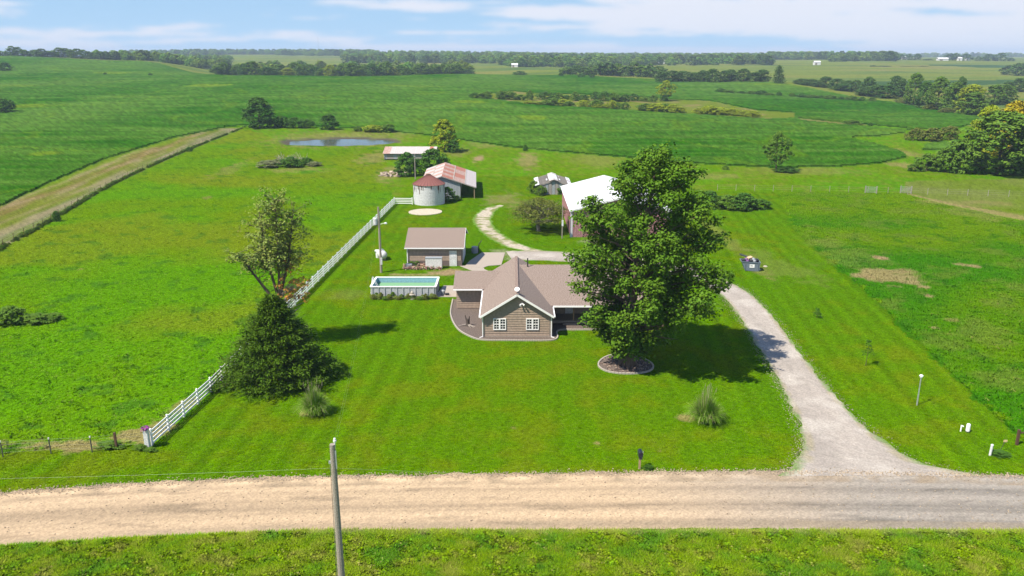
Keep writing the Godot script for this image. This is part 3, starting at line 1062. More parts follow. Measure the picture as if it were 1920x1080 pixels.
func maple() -> Array:
	rng.seed = 77
	var wood := MB.new()
	var crown := MB.new()
	var spine := [Vector3(0, -0.2, 0), Vector3(0.1, 1.6, 0), Vector3(0.0, 4.5, 0.2), Vector3(0.3, 8.0, 0), Vector3(0.8, 12.0, 0), Vector3(1.4, 16.0, 0.1), Vector3(1.7, 18.8, 0)]
	var rad := [0.75, 0.55, 0.45, 0.36, 0.25, 0.13, 0.04]
	for i in spine.size() - 1:
		wood.tube(spine[i], spine[i + 1], rad[i], rad[i + 1], 9, false)
	for i in 5:
		var a := TAU * i / 5.0 + 0.4
		wood.tube(Vector3(cos(a) * 1.0, -0.1, sin(a) * 1.0), Vector3(cos(a) * 0.3, 0.9, sin(a) * 0.3), 0.12, 0.3, 6, false)
	# boughs: each carries leafy sprays along its outer part
	var boughs := 125
	for i in boughs:
		var t := (i + rng.randf()) / boughs
		var yt := lerpf(1.4, 19.5, t)
		var a := i * 2.39996 + rng.randf_range(-0.35, 0.35)
		# half width of the crown against height
		var full := 0.8
		for k in PROFILE.size() - 1:
			if yt >= PROFILE[k].x and yt <= PROFILE[k + 1].x:
				full = lerpf(PROFILE[k].y, PROFILE[k + 1].y, (yt - PROFILE[k].x) / (PROFILE[k + 1].x - PROFILE[k].x))
		full *= clampf(0.72 + 0.6 * (noise_b.get_noise_3d(cos(a) * 26.0, yt * 6.0, sin(a) * 26.0) + 0.4), 0.5, 1.22)
		if cos(a) < -0.15:
			full *= 0.83
		if cos(a) > 0.6 and yt > 6.5 and yt < 10.0:
			full *= 1.18
		full = maxf(full, 0.7)
		var u := yt / 19.6
		var rise := lerpf(-0.05, 0.8, u) + rng.randf_range(-0.15, 0.2)
		var y0 := clampf(yt - rise * full, 1.7, 17.8)
		var k := clampf(y0 / 18.8, 0, 1) * 6.0
		var i0 := mini(int(k), 5)
		var root: Vector3 = spine[i0].lerp(spine[i0 + 1], k - i0)
		root.y = y0
		var tip := Vector3(root.x + cos(a) * full, yt, root.z + sin(a) * full)
		limb(wood, root, tip, 0.16 * (1.1 - u), 0.02, 5, 0.05)
		if noise_c.get_noise_3d(cos(a) * 34.0, yt * 9.0, sin(a) * 34.0) < -0.2:
			continue
		var sprays := int(4 + full * 2.6)
		for j in sprays:
			var f := lerpf(0.22, 1.03, sqrt(rng.randf()))
			var o := root.lerp(tip, f) + rand_dir() * Vector3(1, 0.9, 1) * (0.3 + 0.22 * full * (1.15 - f))
			clump(crown, o, rng.randf_range(0.45, 1.0), 44, 0.27, 0.8, 0.3)
			if rng.randf() < 0.25:
				limb(wood, root.lerp(tip, f * 0.8), o, 0.035, 0.01, 4, 0.05)
	# light low sprigs in front of the trunk
	for i in 9:
		var a := rng.randf_range(-1.2, 1.0)
		clump(crown, Vector3(cos(a) * rng.randf_range(0.6, 2.0), rng.randf_range(1.3, 2.8), sin(a) * rng.randf_range(0.4, 1.6)), 0.5, 36, 0.25, 0.6, 0.26)
	return [wood.mesh(), crown.mesh()]


func ash_tree(at: Vector3) -> void:
	rng.seed = 88
	var o := thing("ash_tree", "thin half-bare ash with some orange leaves behind the dark cedar", "tree", at)
	var wood := MB.new()
	var dead := MB.new()
	var green := MB.new()
	var orange := MB.new()
	wood.tube(Vector3(0, -0.2, 0), Vector3(0.1, 4.5, 0), 0.3, 0.24, 8, false)
	var forks := [[Vector3(0.1, 4.5, 0), Vector3(-0.6, 8.5, 0.3), Vector3(-1.0, 12.5, 0.2)], [Vector3(0.1, 4.5, 0), Vector3(1.2, 8.5, -0.3), Vector3(2.0, 13.0, -0.2)], [Vector3(0.0, 4.0, 0), Vector3(-2.0, 7.0, 0), Vector3(-3.4, 9.3, 0.3)], [Vector3(0.1, 4.5, 0), Vector3(0.5, 9.0, 0.4), Vector3(0.6, 14.2, 0.3)]]
	for f in forks:
		wood.tube(f[0], f[1], 0.17, 0.11, 6, false)
		wood.tube(f[1], f[2], 0.11, 0.03, 6, false)
	for i in 340:
		var f: Array = forks[[0, 1, 3, 3, 2, 1, 0][i % 7]]
		var t := rng.randf_range(-0.35, 1.0)
		var s: Vector3 = f[1].lerp(f[2], t) if t > 0.0 else f[1].lerp(f[0], -t)
		var d := rand_dir()
		d.y = absf(d.y) * 0.7 + 0.1
		var q := s + d * rng.randf_range(0.4, 2.2) * (1.1 - t * 0.3)
		limb(wood, s, q, 0.035, 0.012, 4, 0.08)
		clump(green, q, rng.randf_range(0.3, 0.75), 26, 0.21, 0.9, 0.3)
	for i in 80:
		var q := Vector3(rng.randf_range(0.0, 2.4), rng.randf_range(5.0, 9.0), rng.randf_range(-1.2, 1.2))
		if rng.randf() < 0.5:
			q = Vector3(rng.randf_range(1.0, 3.0), rng.randf_range(4.6, 6.6), rng.randf_range(-1.2, 1.2))
		limb(dead, Vector3(0.2, q.y - 1.2, 0), q, 0.03, 0.01, 4, 0.1)
		clump(orange, q, rng.randf_range(0.25, 0.5), 16, 0.2, 0.7, 0.4)
	for i in 110:
		var a := rng.randf() * TAU
		var q := Vector3(cos(a) * rng.randf_range(0.6, 2.4) + 0.8, rng.randf_range(0.6, 4.4), sin(a) * rng.randf_range(0.5, 2.0))
		limb(dead, Vector3(0.3, maxf(0.2, q.y - 1.6), 0), q, 0.03, 0.012, 4, 0.15)
	bpart(o, "trunk", wood, M.bark)
	bpart(o, "crown", green, M.leaf_ash)
	var ob := bpart(o, "orange_foliage", orange, M.leaf_orange)
	ob.set_meta("label", "orange turning leaves on the lower boughs")
	bpart(o, "dead_branches", dead, M.dead_wood)


func pampas(at: Vector3, seed_: int, label: String, s: float) -> void:
	rng.seed = seed_
	var o := thing("ornamental_grass", label, "grass clump", at, "ornamental grass clumps on the lawn")
	var b := MB.new()
	for i in 1500:
		var a := rng.randf() * TAU
		var lean := pow(rng.randf(), 0.7)
		var out := Vector3(cos(a), 0, sin(a))
		var p := out * rng.randf() * 0.4
		var l := rng.randf_range(1.7, 2.7)
		var prev := p
		b.col = Color(0.14, 0.26, 0.025) * rng.randf_range(0.5, 1.4)
		if rng.randf() < 0.18:
			b.col = Color(0.3, 0.3, 0.13)
		for k in 4:
			var f := (k + 1) / 4.0
			var q := p + out * l * 0.62 * lean * f + Vector3.UP * l * (f * (1.05 - 0.25 * lean) - f * f * f * 0.62 * lean)
			var side := out.cross(Vector3.UP) * 0.018 * (1.25 - f)
			b.quad(prev - side, q - side, q + side, prev + side)
			prev = q
	bpart(o, "blades", b, M.blade).scale = Vector3.ONE * s
	var f := MB.new()
	for i in 12:
		var a := rng.randf() * TAU
		var q := Vector3(cos(a) * 0.5, rng.randf_range(2.2, 2.8), sin(a) * 0.5) + Vector3(rng.randf_range(-0.3, 0.3), 0, 0)
		f.col = Color(0.3, 0.27, 0.17)
		f.tube(q * Vector3(0.3, 0.3, 0.3), q, 0.008, 0.006, 4, false)
		f.tube(q - Vector3.UP * 0.25, q + Vector3(0.05, 0.15, 0), 0.016, 0.006, 5, false)
	bpart(o, "seed_heads", f, M.stone).scale = Vector3.ONE * s


func sapling(at: Vector3, h: float, seed_: int, label: String, w: float) -> void:
	rng.seed = seed_
	var o := thing("sapling", label, "sapling", at)
	var t := MB.new()
	t.tube(Vector3(0, -0.05, 0), Vector3(0.06, h * 0.95, 0), 0.03, 0.008, 5)
	var c := MB.new()
	for i in 34:
		var y := rng.randf_range(h * 0.4 if h > 2.0 else 0.1, h)
		var r := w * (1.1 - y / h) + 0.08
		clump(c, Vector3(rng.randf_range(-r, r), y, rng.randf_range(-r, r)), 0.16, 12, 0.11)
	bpart(o, "trunk", t, M.bark)
	bpart(o, "crown", c, M.leaf_dark)


func make_field_trees() -> void:
	rng.seed = 900
	# around the pond
	seen_tree(487, 240, 180, 60, "oval", "leaf_dark", "oak_tree", "dark rounded tree at the corner of the pasture by the pond")
	for a in [[528, 239, 217, 32], [553, 240, 219, 32], [577, 240, 223, 28]]:
		seen_tree(a[0], a[1], a[2], a[3], "shrub", "leaf_dark", "pond_shrub", "dark shrub in the low row between the pond's two dark trees", "shrubs in the row by the pond")
	seen_tree(617, 243, 213, 37, "oval", "leaf_dark", "pond_tree", "small dark dense tree standing directly behind the pond")
	for a in [[671, 246, 236, 20], [700, 247, 234, 42], [729, 248, 232, 30]]:
		seen_tree(a[0], a[1], a[2], a[3], "shrub", "leaf_yellow" if a[0] == 700 else "leaf_mid", "bank_shrub", "yellowish shrub on the far bank at the end of the pond", "shrubs on the pond bank")
	seen_tree(833, 284, 222, 52, "oval", "leaf_yellow", "yellow_tree", "pale yellow-green tree behind the long rusty shed")
	seen_tree(850, 286, 262, 30, "shrub", "leaf_dark", "dark_shrub", "dark shrub at the foot of the pale yellow-green tree")
	seen_tree(763, 330, 286, 48, "shrub", "leaf_dark", "dense_bush", "dense dark bushy tree before the middle of the long rusty shed")
	seen_tree(811, 324, 279, 58, "shrub", "leaf_dark", "dense_bush", "wide dense dark bushy tree before the end of the long rusty shed")
	seen_tree(985, 283, 271, 11, "shrub", "leaf_dark", "lone_shrub", "small lone dark shrub on the rough grass near the crop edge")
	seen_tree(840, 378, 350, 26, "shrub", "leaf_dark", "ivy_shrub", "tall dark shrub between the grain bin and the barn wall")
	seen_tree(857, 376, 366, 18, "shrub", "leaf_mid", "ivy_shrub", "low leafy shrub at the foot of the pale barn wall")
	# overgrown brush pile in the pasture
	for a in [[503, 314, 300, 42, "leaf_grey"], [522, 308, 297, 30, "leaf_grey"], [546, 313, 294, 46, "leaf_dark"], [575, 309, 295, 28, "leaf_dark"], [590, 311, 303, 30, "leaf_grey"]]:
		seen_tree(a[0], a[1], a[2], a[3], "shrub", a[4], "brush_shrub", "greyish weedy shrub overgrowing the brush pile" if a[4] == "leaf_grey" else "dark green shrub overgrowing the brush pile", "shrubs on the brush pile")
	var pile := thing("brush_pile", "heap of bleached dead branches among shrubs in the pasture", "brush pile", flat(548, 303))
	var pb := MB.new()
	for i in 46:
		var p := Vector3(rng.randf_range(-3.5, 4), rng.randf_range(0, 0.8), rng.randf_range(-1.5, 1.5))
		pb.tube(p, p + Vector3(rng.randf_range(-1.8, 1.8), rng.randf_range(0.2, 2.0), rng.randf_range(-1.5, 1.5)), 0.09, 0.03, 5)
	bpart(pile, "branches", pb, M.dead_wood)
	# rubble by the long shed
	var rub := MB.new()
	for i in 50:
		var p := Vector3(rng.randf_range(-3, 3), 0, rng.randf_range(-3, 3))
		rub.col = Color(0.45, 0.36, 0.29) * rng.randf_range(0.6, 1.2)
		rub.box(p + Vector3.UP * rng.randf_range(0.0, 1.0) * (1.0 - p.length() / 4.5), Vector3(rng.randf_range(0.4, 1.4), rng.randf_range(0.15, 0.4), rng.randf_range(0.3, 1.0)), Basis.from_euler(Vector3(rng.randf_range(-0.4, 0.4), rng.randf() * TAU, rng.randf_range(-0.4, 0.4))))
	solo("rubble_heap", rub.mesh(), M.stone, "low heap of pale broken boards and rubble beside the dark bushes", "rubble", flat(738, 328))
	# hedge clump behind the barn
	for a in [[1327, 388, 358, 56], [1362, 391, 366, 52], [1392, 392, 362, 58], [1424, 391, 373, 40]]:
		seen_tree(a[0], a[1], a[2], a[3], "shrub", "leaf_dark" if a[0] != 1362 else "leaf_mid", "hedge_shrub", "dense low shrub in the clump at the end of the mown strip", "shrubs in the clump on the mown strip")
	for a in [[1000, 362, 338, 22], [1014, 366, 348, 24], [1052, 364, 346, 22]]:
		seen_tree(a[0], a[1], a[2], a[3], "shrub", "leaf_mid", "shed_shrub", "bright leafy shrub crowding the collapsing shed", "shrubs round the collapsing shed")
	seen_tree(1455, 321, 246, 50, "airy", "leaf_mid", "field_tree", "lone tree with bare stem at the edge of the crop")
	seen_tree(1476, 323, 313, 40, "shrub", "leaf_dark", "foot_shrub", "low spreading shrub at the foot of the lone field tree")
	seen_tree(1360, 318, 310, 14, "shrub", "leaf_mid", "lone_shrub", "tiny shrub in the tall grass beside the crop edge")
	# right-hand wood
	seen_tree(1868, 326, 206, 128, "oval", "leaf_mid", "walnut_tree", "largest spreading green tree at the pasture corner beyond the dry field")
	seen_tree(1935, 322, 225, 110, "oval", "leaf_mid", "walnut_tree", "broad green tree overlapping the largest spreading tree at the pasture corner")
	seen_tree(1895, 300, 186, 84, "oval", "leaf_gold", "golden_tree", "tree turning golden yellow behind the largest spreading green tree")
	seen_tree(1845, 292, 196, 60, "oval", "leaf_yellow", "golden_tree", "yellow-green tree behind the largest spreading green tree")
	for a in [[1800, 324, 262, 64], [1770, 322, 276, 52], [1738, 320, 288, 44], [1715, 321, 306, 30]]:
		seen_tree(a[0], a[1], a[2], a[3], "shrub", "leaf_mid", "thicket_shrub", "green thicket shrub stepping down from the largest spreading tree", "thicket beside the largest tree")
	for a in [[1716, 263, 240, 34], [1746, 264, 240, 46], [1779, 262, 236, 40]]:
		seen_tree(a[0], a[1], a[2], a[3], "shrub", "leaf_olive", "gore_shrub", "olive shrub in the hedge on the grass between two crop lobes", "shrubs between the crop lobes")
	seen_tree(1597, 234, 224, 34, "shrub", "leaf_mid", "strip_shrub", "low green shrub on the thin grass strip through the crop")
	seen_tree(1632, 236, 229, 12, "shrub", "leaf_dark", "strip_shrub", "tiny dark shrub on the thin grass strip through the crop")
	for a in [[1712, 197, 136, 36, "leaf_mid"], [1733, 203, 150, 38, "leaf_dark"], [1757, 206, 143, 44, "leaf_mid"], [1786, 209, 152, 42, "leaf_mid"], [1797, 200, 143, 26, "leaf_deep"], [1818, 214, 157, 56, "leaf_yellow"], [1822, 216, 172, 54, "leaf_mid"], [1862, 196, 158, 40, "leaf_mid"], [1884, 194, 157, 36, "leaf_mid"]]:
		seen_tree(a[0], a[1], a[2], a[3], "oval", a[4], "grove_tree", "yellow-topped tree in the grove at the crop corner" if a[4] == "leaf_yellow" else "TINT tree in the grove at the far corner of the crop", "trees in the grove at the crop corner")
	for a in [[1700, 194, 186, 26], [1745, 206, 196, 30], [1690, 192, 184, 24], [1775, 212, 202, 30]]:
		seen_tree(a[0], a[1], a[2], a[3], "shrub", "leaf_olive", "grove_shrub", "brownish shrub at the foot of the grove at the crop corner", "shrubs below the grove")
	for a in [[1910, 172, 146, 40], [1888, 174, 152, 28], [1930, 170, 146, 40]]:
		seen_tree(a[0], a[1], a[2], a[3], "oval", "leaf_deep", "dark_tree", "dark tree in the clump beyond the grove and the golden tree", "dark clump beyond the grove")
	for a in [[1890, 140, 122, 30], [1908, 142, 118, 30], [1925, 142, 114, 34]]:
		seen_tree(a[0], a[1], a[2], a[3], "far", "leaf_deep", "pasture_tree", "dark tree in the clump beside the far pasture", "clump beside the far pasture")
	# hedgerow running down to the grove
	for a in [[1502, 158, 147, 24], [1522, 160, 148, 24], [1547, 163, 143, 22], [1568, 167, 147, 26], [1588, 170, 150, 22], [1604, 173, 149, 22], [1627, 177, 143, 22], [1628, 180, 162, 34], [1643, 182, 158, 26], [1662, 184, 158, 30], [1679, 178, 141, 26], [1688, 182, 150, 26], [1575, 170, 156, 26], [1535, 163, 153, 24], [1513, 160, 153, 24]]:
		seen_tree(a[0], a[1], a[2], a[3] * 1.35, "oval", "leaf_deep" if int(a[0]) % 3 else "leaf_dark", "hedgerow_tree", "TINT tree in the sloping hedgerow between crop and far pasture", "trees in the sloping hedgerow")
	var jun := evergreen({"seed": 401, "h": 10.0, "r": 3.6, "n": 300, "per": 14, "leaf": 0.55, "taper": 0.55})
	var jp := land(1459, 157)
	plant("juniper_tree", "solitary dark conical evergreen at the head of the sloping hedgerow", "tree", "", jp, jun, M.leaf_deep, Vector3.ONE * top_height(jp, 124) / 10.0 * Vector3(1.05, 1, 1.05))
	for i in 11:
		var x := 1240.0 + i * 18.5
		seen_tree(x + 10.0 * rng.randf(), 153 + 2.5 * rng.randf(), 124 + 11 * rng.randf(), 22 + 20 * rng.randf(), "oval", "leaf_deep", "row_tree", "dark tree in the row along the top of the dark crop field", "row above the dark crop field")
	for i in 12:
		var x := 1064.0 + i * 15.5
		seen_tree(x, 139 + i * 0.6, 116 + 9 * rng.randf(), 26 + 14 * rng.randf(), "far", "leaf_deep" if i % 3 else "leaf_far", "bluff_tree", "TINT tree in the belt between the dark row and the far wood", "belt above the grassy bank")
	seen_tree(1248, 189, 150, 36, "airy", "leaf_yellow", "strip_tree", "lone pale green tree rising from the brushy strip in the crop")
	seen_tree(1245, 190, 174, 18, "shrub", "leaf_dark", "strip_bush", "dark bush under the lone pale tree in the brushy strip")
	for i in 22:
		var x := 888.0 + i * 16.0 + rng.randf_range(-9, 9)
		seen_tree(x, 184 + i * 0.28 + rng.randf() * 2.0, 166 + i * 0.35 + rng.randf() * 10.0, 16 + 22 * rng.randf(), "shrub", ["leaf_mid", "leaf_mid", "leaf_dark"][rng.randi() % 3], "strip_shrub", "TINT bush in the back rank of the brushy strip crossing the crop", "back rank of the brushy strip")
	for i in 24:
		var x := 1005.0 + i * 17.5 + rng.randf_range(-10, 10)
		seen_tree(x, 195 + i * 1.0 + rng.randf() * 2.0, 180 + i * 0.85 + rng.randf() * 9.0, 18 + rng.randf() * 26.0, "shrub", ["leaf_yellow", "leaf_yellow", "leaf_mid", "leaf_yellow"][rng.randi() % 4], "strip_shrub", "TINT bush in the front rank of the brushy strip crossing the crop", "front rank of the brushy strip")
	for i in 16:
		seen_tree(1345 + i * 19.0 + rng.randf() * 8.0, 173 + i * 1.2, 164 + i * 1.15 + 4.0 * rng.randf(), 10 + 18 * rng.randf(), "shrub", "leaf_mid" if i % 2 else "leaf_dark", "line_shrub", "low TINT bush in the thin line between the two dark crop fields", "thin line of bushes between crop fields")
	for a in [[975, 141, 133, 26], [1052, 143, 136, 10], [1090, 145, 138, 14], [1110, 146, 139, 12]]:
		seen_tree(a[0], a[1], a[2], a[3], "shrub", "leaf_dark", "bank_bush", "small dark bush on the light grassy bank beyond the crop", "bushes on the grassy bank")
	# left edge
	seen_tree(4, 211, 184, 46, "shrub", "leaf_dark", "crop_bush", "large dark bush standing in the soybean field")
	seen_tree(10, 133, 116, 26, "oval", "leaf_dark", "crop_tree", "small round dark tree on the hillside crop")
	for a in [[197, 140, 136, 9], [282, 142, 137, 10]]:
		seen_tree(a[0], a[1], a[2], a[3], "shrub", "leaf_dark", "hillside_bush", "tiny dark bush on the hillside crop", "tiny bushes on the hillside crop")
	for a in [[22, 605, 574, 60], [70, 604, 588, 56], [100, 600, 590, 34]]:
		seen_tree(a[0], a[1], a[2], a[3], "shrub", "leaf_mid", "pasture_weed", "low grey-green weed clump in the pasture far from the fence", "weed clump in the pasture")
	# fence-line bushes at the pasture corner
	seen_tree(107, 415, 395, 16, "shrub", "leaf_dark", "fence_bush", "slim dark bush on the brushy fence line")
	seen_tree(355, 284, 275, 12, "shrub", "leaf_dark", "fence_bush", "small dark bush farther along the brushy fence line, towards the pond")
	# tree belt beyond the crest
	for i in 36:
		var x := 404.0 + i * 13.3
		var d := 745.0 + rng.randf() * 70.0 + (40.0 if x > 700.0 else 0.0)
		seen_tree(x, 0, 114.0 + rng.randf() * 14.0 + (3.0 if x > 800.0 else 0.0), 24 + rng.randf() * 12.0, "oval", ["leaf_mid", "leaf_far", "leaf_yellow", "leaf_dark", "leaf_mid"][rng.randi() % 5], "belt_tree", "TINT tree in the belt along the crest of the crop field", "belt along the crop crest", d)
	# trees on the hill against the sky
	for i in 19:
		var x := -10.0 + i * 11.0
		seen_tree(x, 0, [96, 95, 97, 86, 88, 93, 96, 93, 91, 95, 96, 89, 90, 92, 91, 93, 96, 98, 96][i], 20 + rng.randf() * 12.0, "far", "leaf_far" if i % 2 else "leaf_deep", "hill_tree", "TINT tree on the hilltop above the crop, against the sky", "trees on the hilltop", 1015.0 + rng.randf() * 40.0)
	# the farmstead trees on the far ridge
	for a in [[1742, 118, 110, 22], [1690, 110, 101, 14], [1705, 110, 101, 14], [1720, 109, 100, 16], [1782, 112, 100, 22], [1792, 116, 99, 16], [1812, 116, 101, 24], [1835, 115, 105, 12], [1855, 116, 101, 26], [1877, 118, 99, 26], [1897, 117, 108, 14], [1640, 131, 122, 12], [1660, 132, 123, 24], [1698, 133, 125, 16], [1712, 134, 127, 12], [1733, 134, 127, 18]]:
		seen_tree(a[0], 0, a[2], a[3], "far", "leaf_deep", "ridge_tree", "dark tree in the pasture or by the white buildings on the far ridge", "trees on the far ridge", 1750.0 if a[1] < 121 else 1250.0)


func make_woods() -> void:
	# distant woods, each one mass of trees: px from, px to, depth from, depth to, count, height
	rng.seed = 1500
	var woods := [["far_wood", "blue-green wood along the hillside beyond the crop's far corner", 178, 430, 1030, 1700, 520, 10.5], ["far_wood", "long wooded ridge on the skyline beyond the green belt", 230, 700, 2350, 3000, 700, 15.0], ["far_wood", "wooded hillside behind the small white barn", 640, 1000, 1480, 2700, 900, 14.0],
		["far_wood", "wood spreading over the low hills in the middle of the skyline", 940, 1130, 1200, 2500, 600, 13.0], ["far_wood", "wood below the skyline behind the pale pasture strip", 1100, 1450, 1320, 3200, 1000, 13.0], ["far_wood", "strip of wood beside the far white shed", 1440, 1680, 1560, 2200, 400, 15.0],
		["far_wood", "faint wooded line along the most distant horizon", 900, 2000, 3300, 5200, 900, 17.0], ["far_wood", "scattered wood behind the green belt, before the far field", 400, 880, 880, 1100, 150, 11.0]]
	for w in woods:
		var xf := []
		var cols := []
		for i in int(w[6]):
			var d := lerpf(w[4], w[5], rng.randf())
			var px := lerpf(w[2], w[3], rng.randf())
			if w[2] == 230 and px > 415 and px < 520 and d < 2700:
				d = 2700 + rng.randf() * 300.0
			if w[2] == 1440 and d < 1900 and px < 1560:
				d += 300.0
			if noise_c.get_noise_2d(px * 1.3, d * 0.3) < -0.28:
				continue
			var at := land(px, -d)
			var h: float = w[7] * rng.randf_range(0.6, 1.3)
			var s := h / 10.0
			xf.append(Transform3D(Basis(Vector3.UP, rng.randf() * TAU).scaled(Vector3(s * rng.randf_range(1.1, 1.7), s, s * 1.3)), at - Vector3(0, 0.3, 0)))
			var k := rng.randf_range(0.45, 1.7)
			cols.append(Color(k * rng.randf_range(0.85, 1.3), k, k * rng.randf_range(0.8, 1.2)))
		stuff(w[0], w[1], "wood", kinds["far%d" % (rng.randi() % 4)][1], M.leaf_far, xf, cols)


# ---------------------------------------------------------------- building helpers
func roof_sheet(b: MB, a: Vector3, c: Vector3, d: Vector3, e: Vector3, thick: float) -> void:
	var n := (c - a).cross(d - a).normalized()
	if n.y < 0.0:
		n = -n
	var t := n * thick
	var mid := (a + c + d + e) * 0.25
	b.quad_out(a, c, d, e, n)
	b.quad_out(a - t, c - t, d - t, e - t, -n)
	for s in [[a, c], [c, d], [d, e], [e, a]]:
		b.quad_out(s[0], s[1], s[1] - t, s[0] - t, (s[0] + s[1]) * 0.5 - mid)


func sheet_part(o: Node3D, called: String, a: Vector3, c: Vector3, d: Vector3, e: Vector3, thick: float, m: Material) -> MeshInstance3D:
	var b := MB.new()
	roof_sheet(b, a, c, d, e, thick)
	return bpart(o, called, b, m)


# lap boards between two ends of a wall; half(y) trims them under a gable
func lap_boards(o: Node3D, p: Vector3, q: Vector3, y0: float, y1: float, out: Vector3, m: Material, ridge := -1.0, eave := 0.0, lap := 0.25) -> void:
	var dir := (q - p).normalized()
	var len := p.distance_to(q)
	var y := y0
	while y < y1 - 0.03:
		var top := minf(y + lap, y1)
		var t0 := 0.0
		var t1 := len
		if ridge > 0.0 and top > eave:
			var cut := (top - eave) / (ridge - eave) * len * 0.5
			t0 = cut
			t1 = len - cut
			if t1 - t0 < 0.15:
				break
		var b := MB.new()
		var a0 := p + dir * t0 + Vector3.UP * y
		var a1 := p + dir * t1 + Vector3.UP * y
		var low := out * 0.055
		var high := out * 0.008
		var up := Vector3.UP * (top - y)
		b.quad_out(a0 + low, a0 + high + up, a1 + high + up, a1 + low, out)
		b.quad_out(a0, a0 + low, a1 + low, a1, Vector3.DOWN)
		b.quad_out(a0 + high + up, a0 + up - out * 0.02, a1 + up - out * 0.02, a1 + high + up, Vector3.UP)
		b.tri_out(a0, a0 + low, a0 + high + up, -dir)
		b.tri_out(a1, a1 + low, a1 + high + up, dir)
		bpart(o, "siding_board", b, m)
		y += lap


func wall_gable(b: MB, p: Vector3, q: Vector3, eave: float, ridge: float, thick: Vector3) -> void:
	var up := Vector3.UP
	var mid := (p + q) * 0.5
	for s in [Vector3.ZERO, -thick]:
		var out: Vector3 = thick if s == Vector3.ZERO else -thick
		b.quad_out(p + s, p + s + up * eave, q + s + up * eave, q + s, out)
		b.tri_out(p + s + up * eave, mid + s + up * ridge, q + s + up * eave, out)


func window_unit(o: Node3D, at: Vector3, w: float, h: float, out: Vector3, right: Vector3) -> void:
	var win := MeshInstance3D.new()
	win.name = "window"
	var f := MB.new()
	var bs := Basis(right, Vector3.UP, out)
	var t := 0.09
	f.box(at + Vector3.UP * (h * 0.5 - t * 0.5) + out * 0.05, Vector3(w, t, 0.1), bs)
	f.box(at - Vector3.UP * (h * 0.5 - t * 0.5) + out * 0.05, Vector3(w, t, 0.1), bs)
	f.box(at + right * (w * 0.5 - t * 0.5) + out * 0.05, Vector3(t, h - 2 * t, 0.1), bs)
	f.box(at - right * (w * 0.5 - t * 0.5) + out * 0.05, Vector3(t, h - 2 * t, 0.1), bs)
	f.box(at + out * 0.05, Vector3(0.16, h - 2 * t, 0.1), bs)
	win.mesh = f.mesh()
	win.material_override = M.white_vinyl
	o.add_child(win, true)
	var half := (w - 2 * t - 0.16) * 0.5
	for s in [-1.0, 1.0]:
		var c: Vector3 = at + right * s * (0.08 + half * 0.5)
		box_part(win, "meeting_rail", c + out * 0.052, Vector3(half, 0.07, 0.07), M.white_vinyl, bs)
		for r in [-1.0, 1.0]:
			var ph := (h - 2 * t - 0.07) * 0.5
			var pc: Vector3 = c + Vector3.UP * r * (0.035 + ph * 0.5)
			var mb := MB.new()
			mb.box(pc + out * 0.048, Vector3(0.035, ph, 0.05), bs)
			mb.box(pc + out * 0.046, Vector3(half, 0.035, 0.05), bs)
			bpart(win, "glazing_bar", mb, M.white_vinyl)
			for i in [-1.0, 1.0]:
				for j in [-1.0, 1.0]:
					box_part(win, "pane", pc + right * i * half * 0.25 + Vector3.UP * j * ph * 0.25 + out * 0.044, Vector3(half * 0.5 - 0.035, ph * 0.5 - 0.035, 0.016), M.glass, bs)


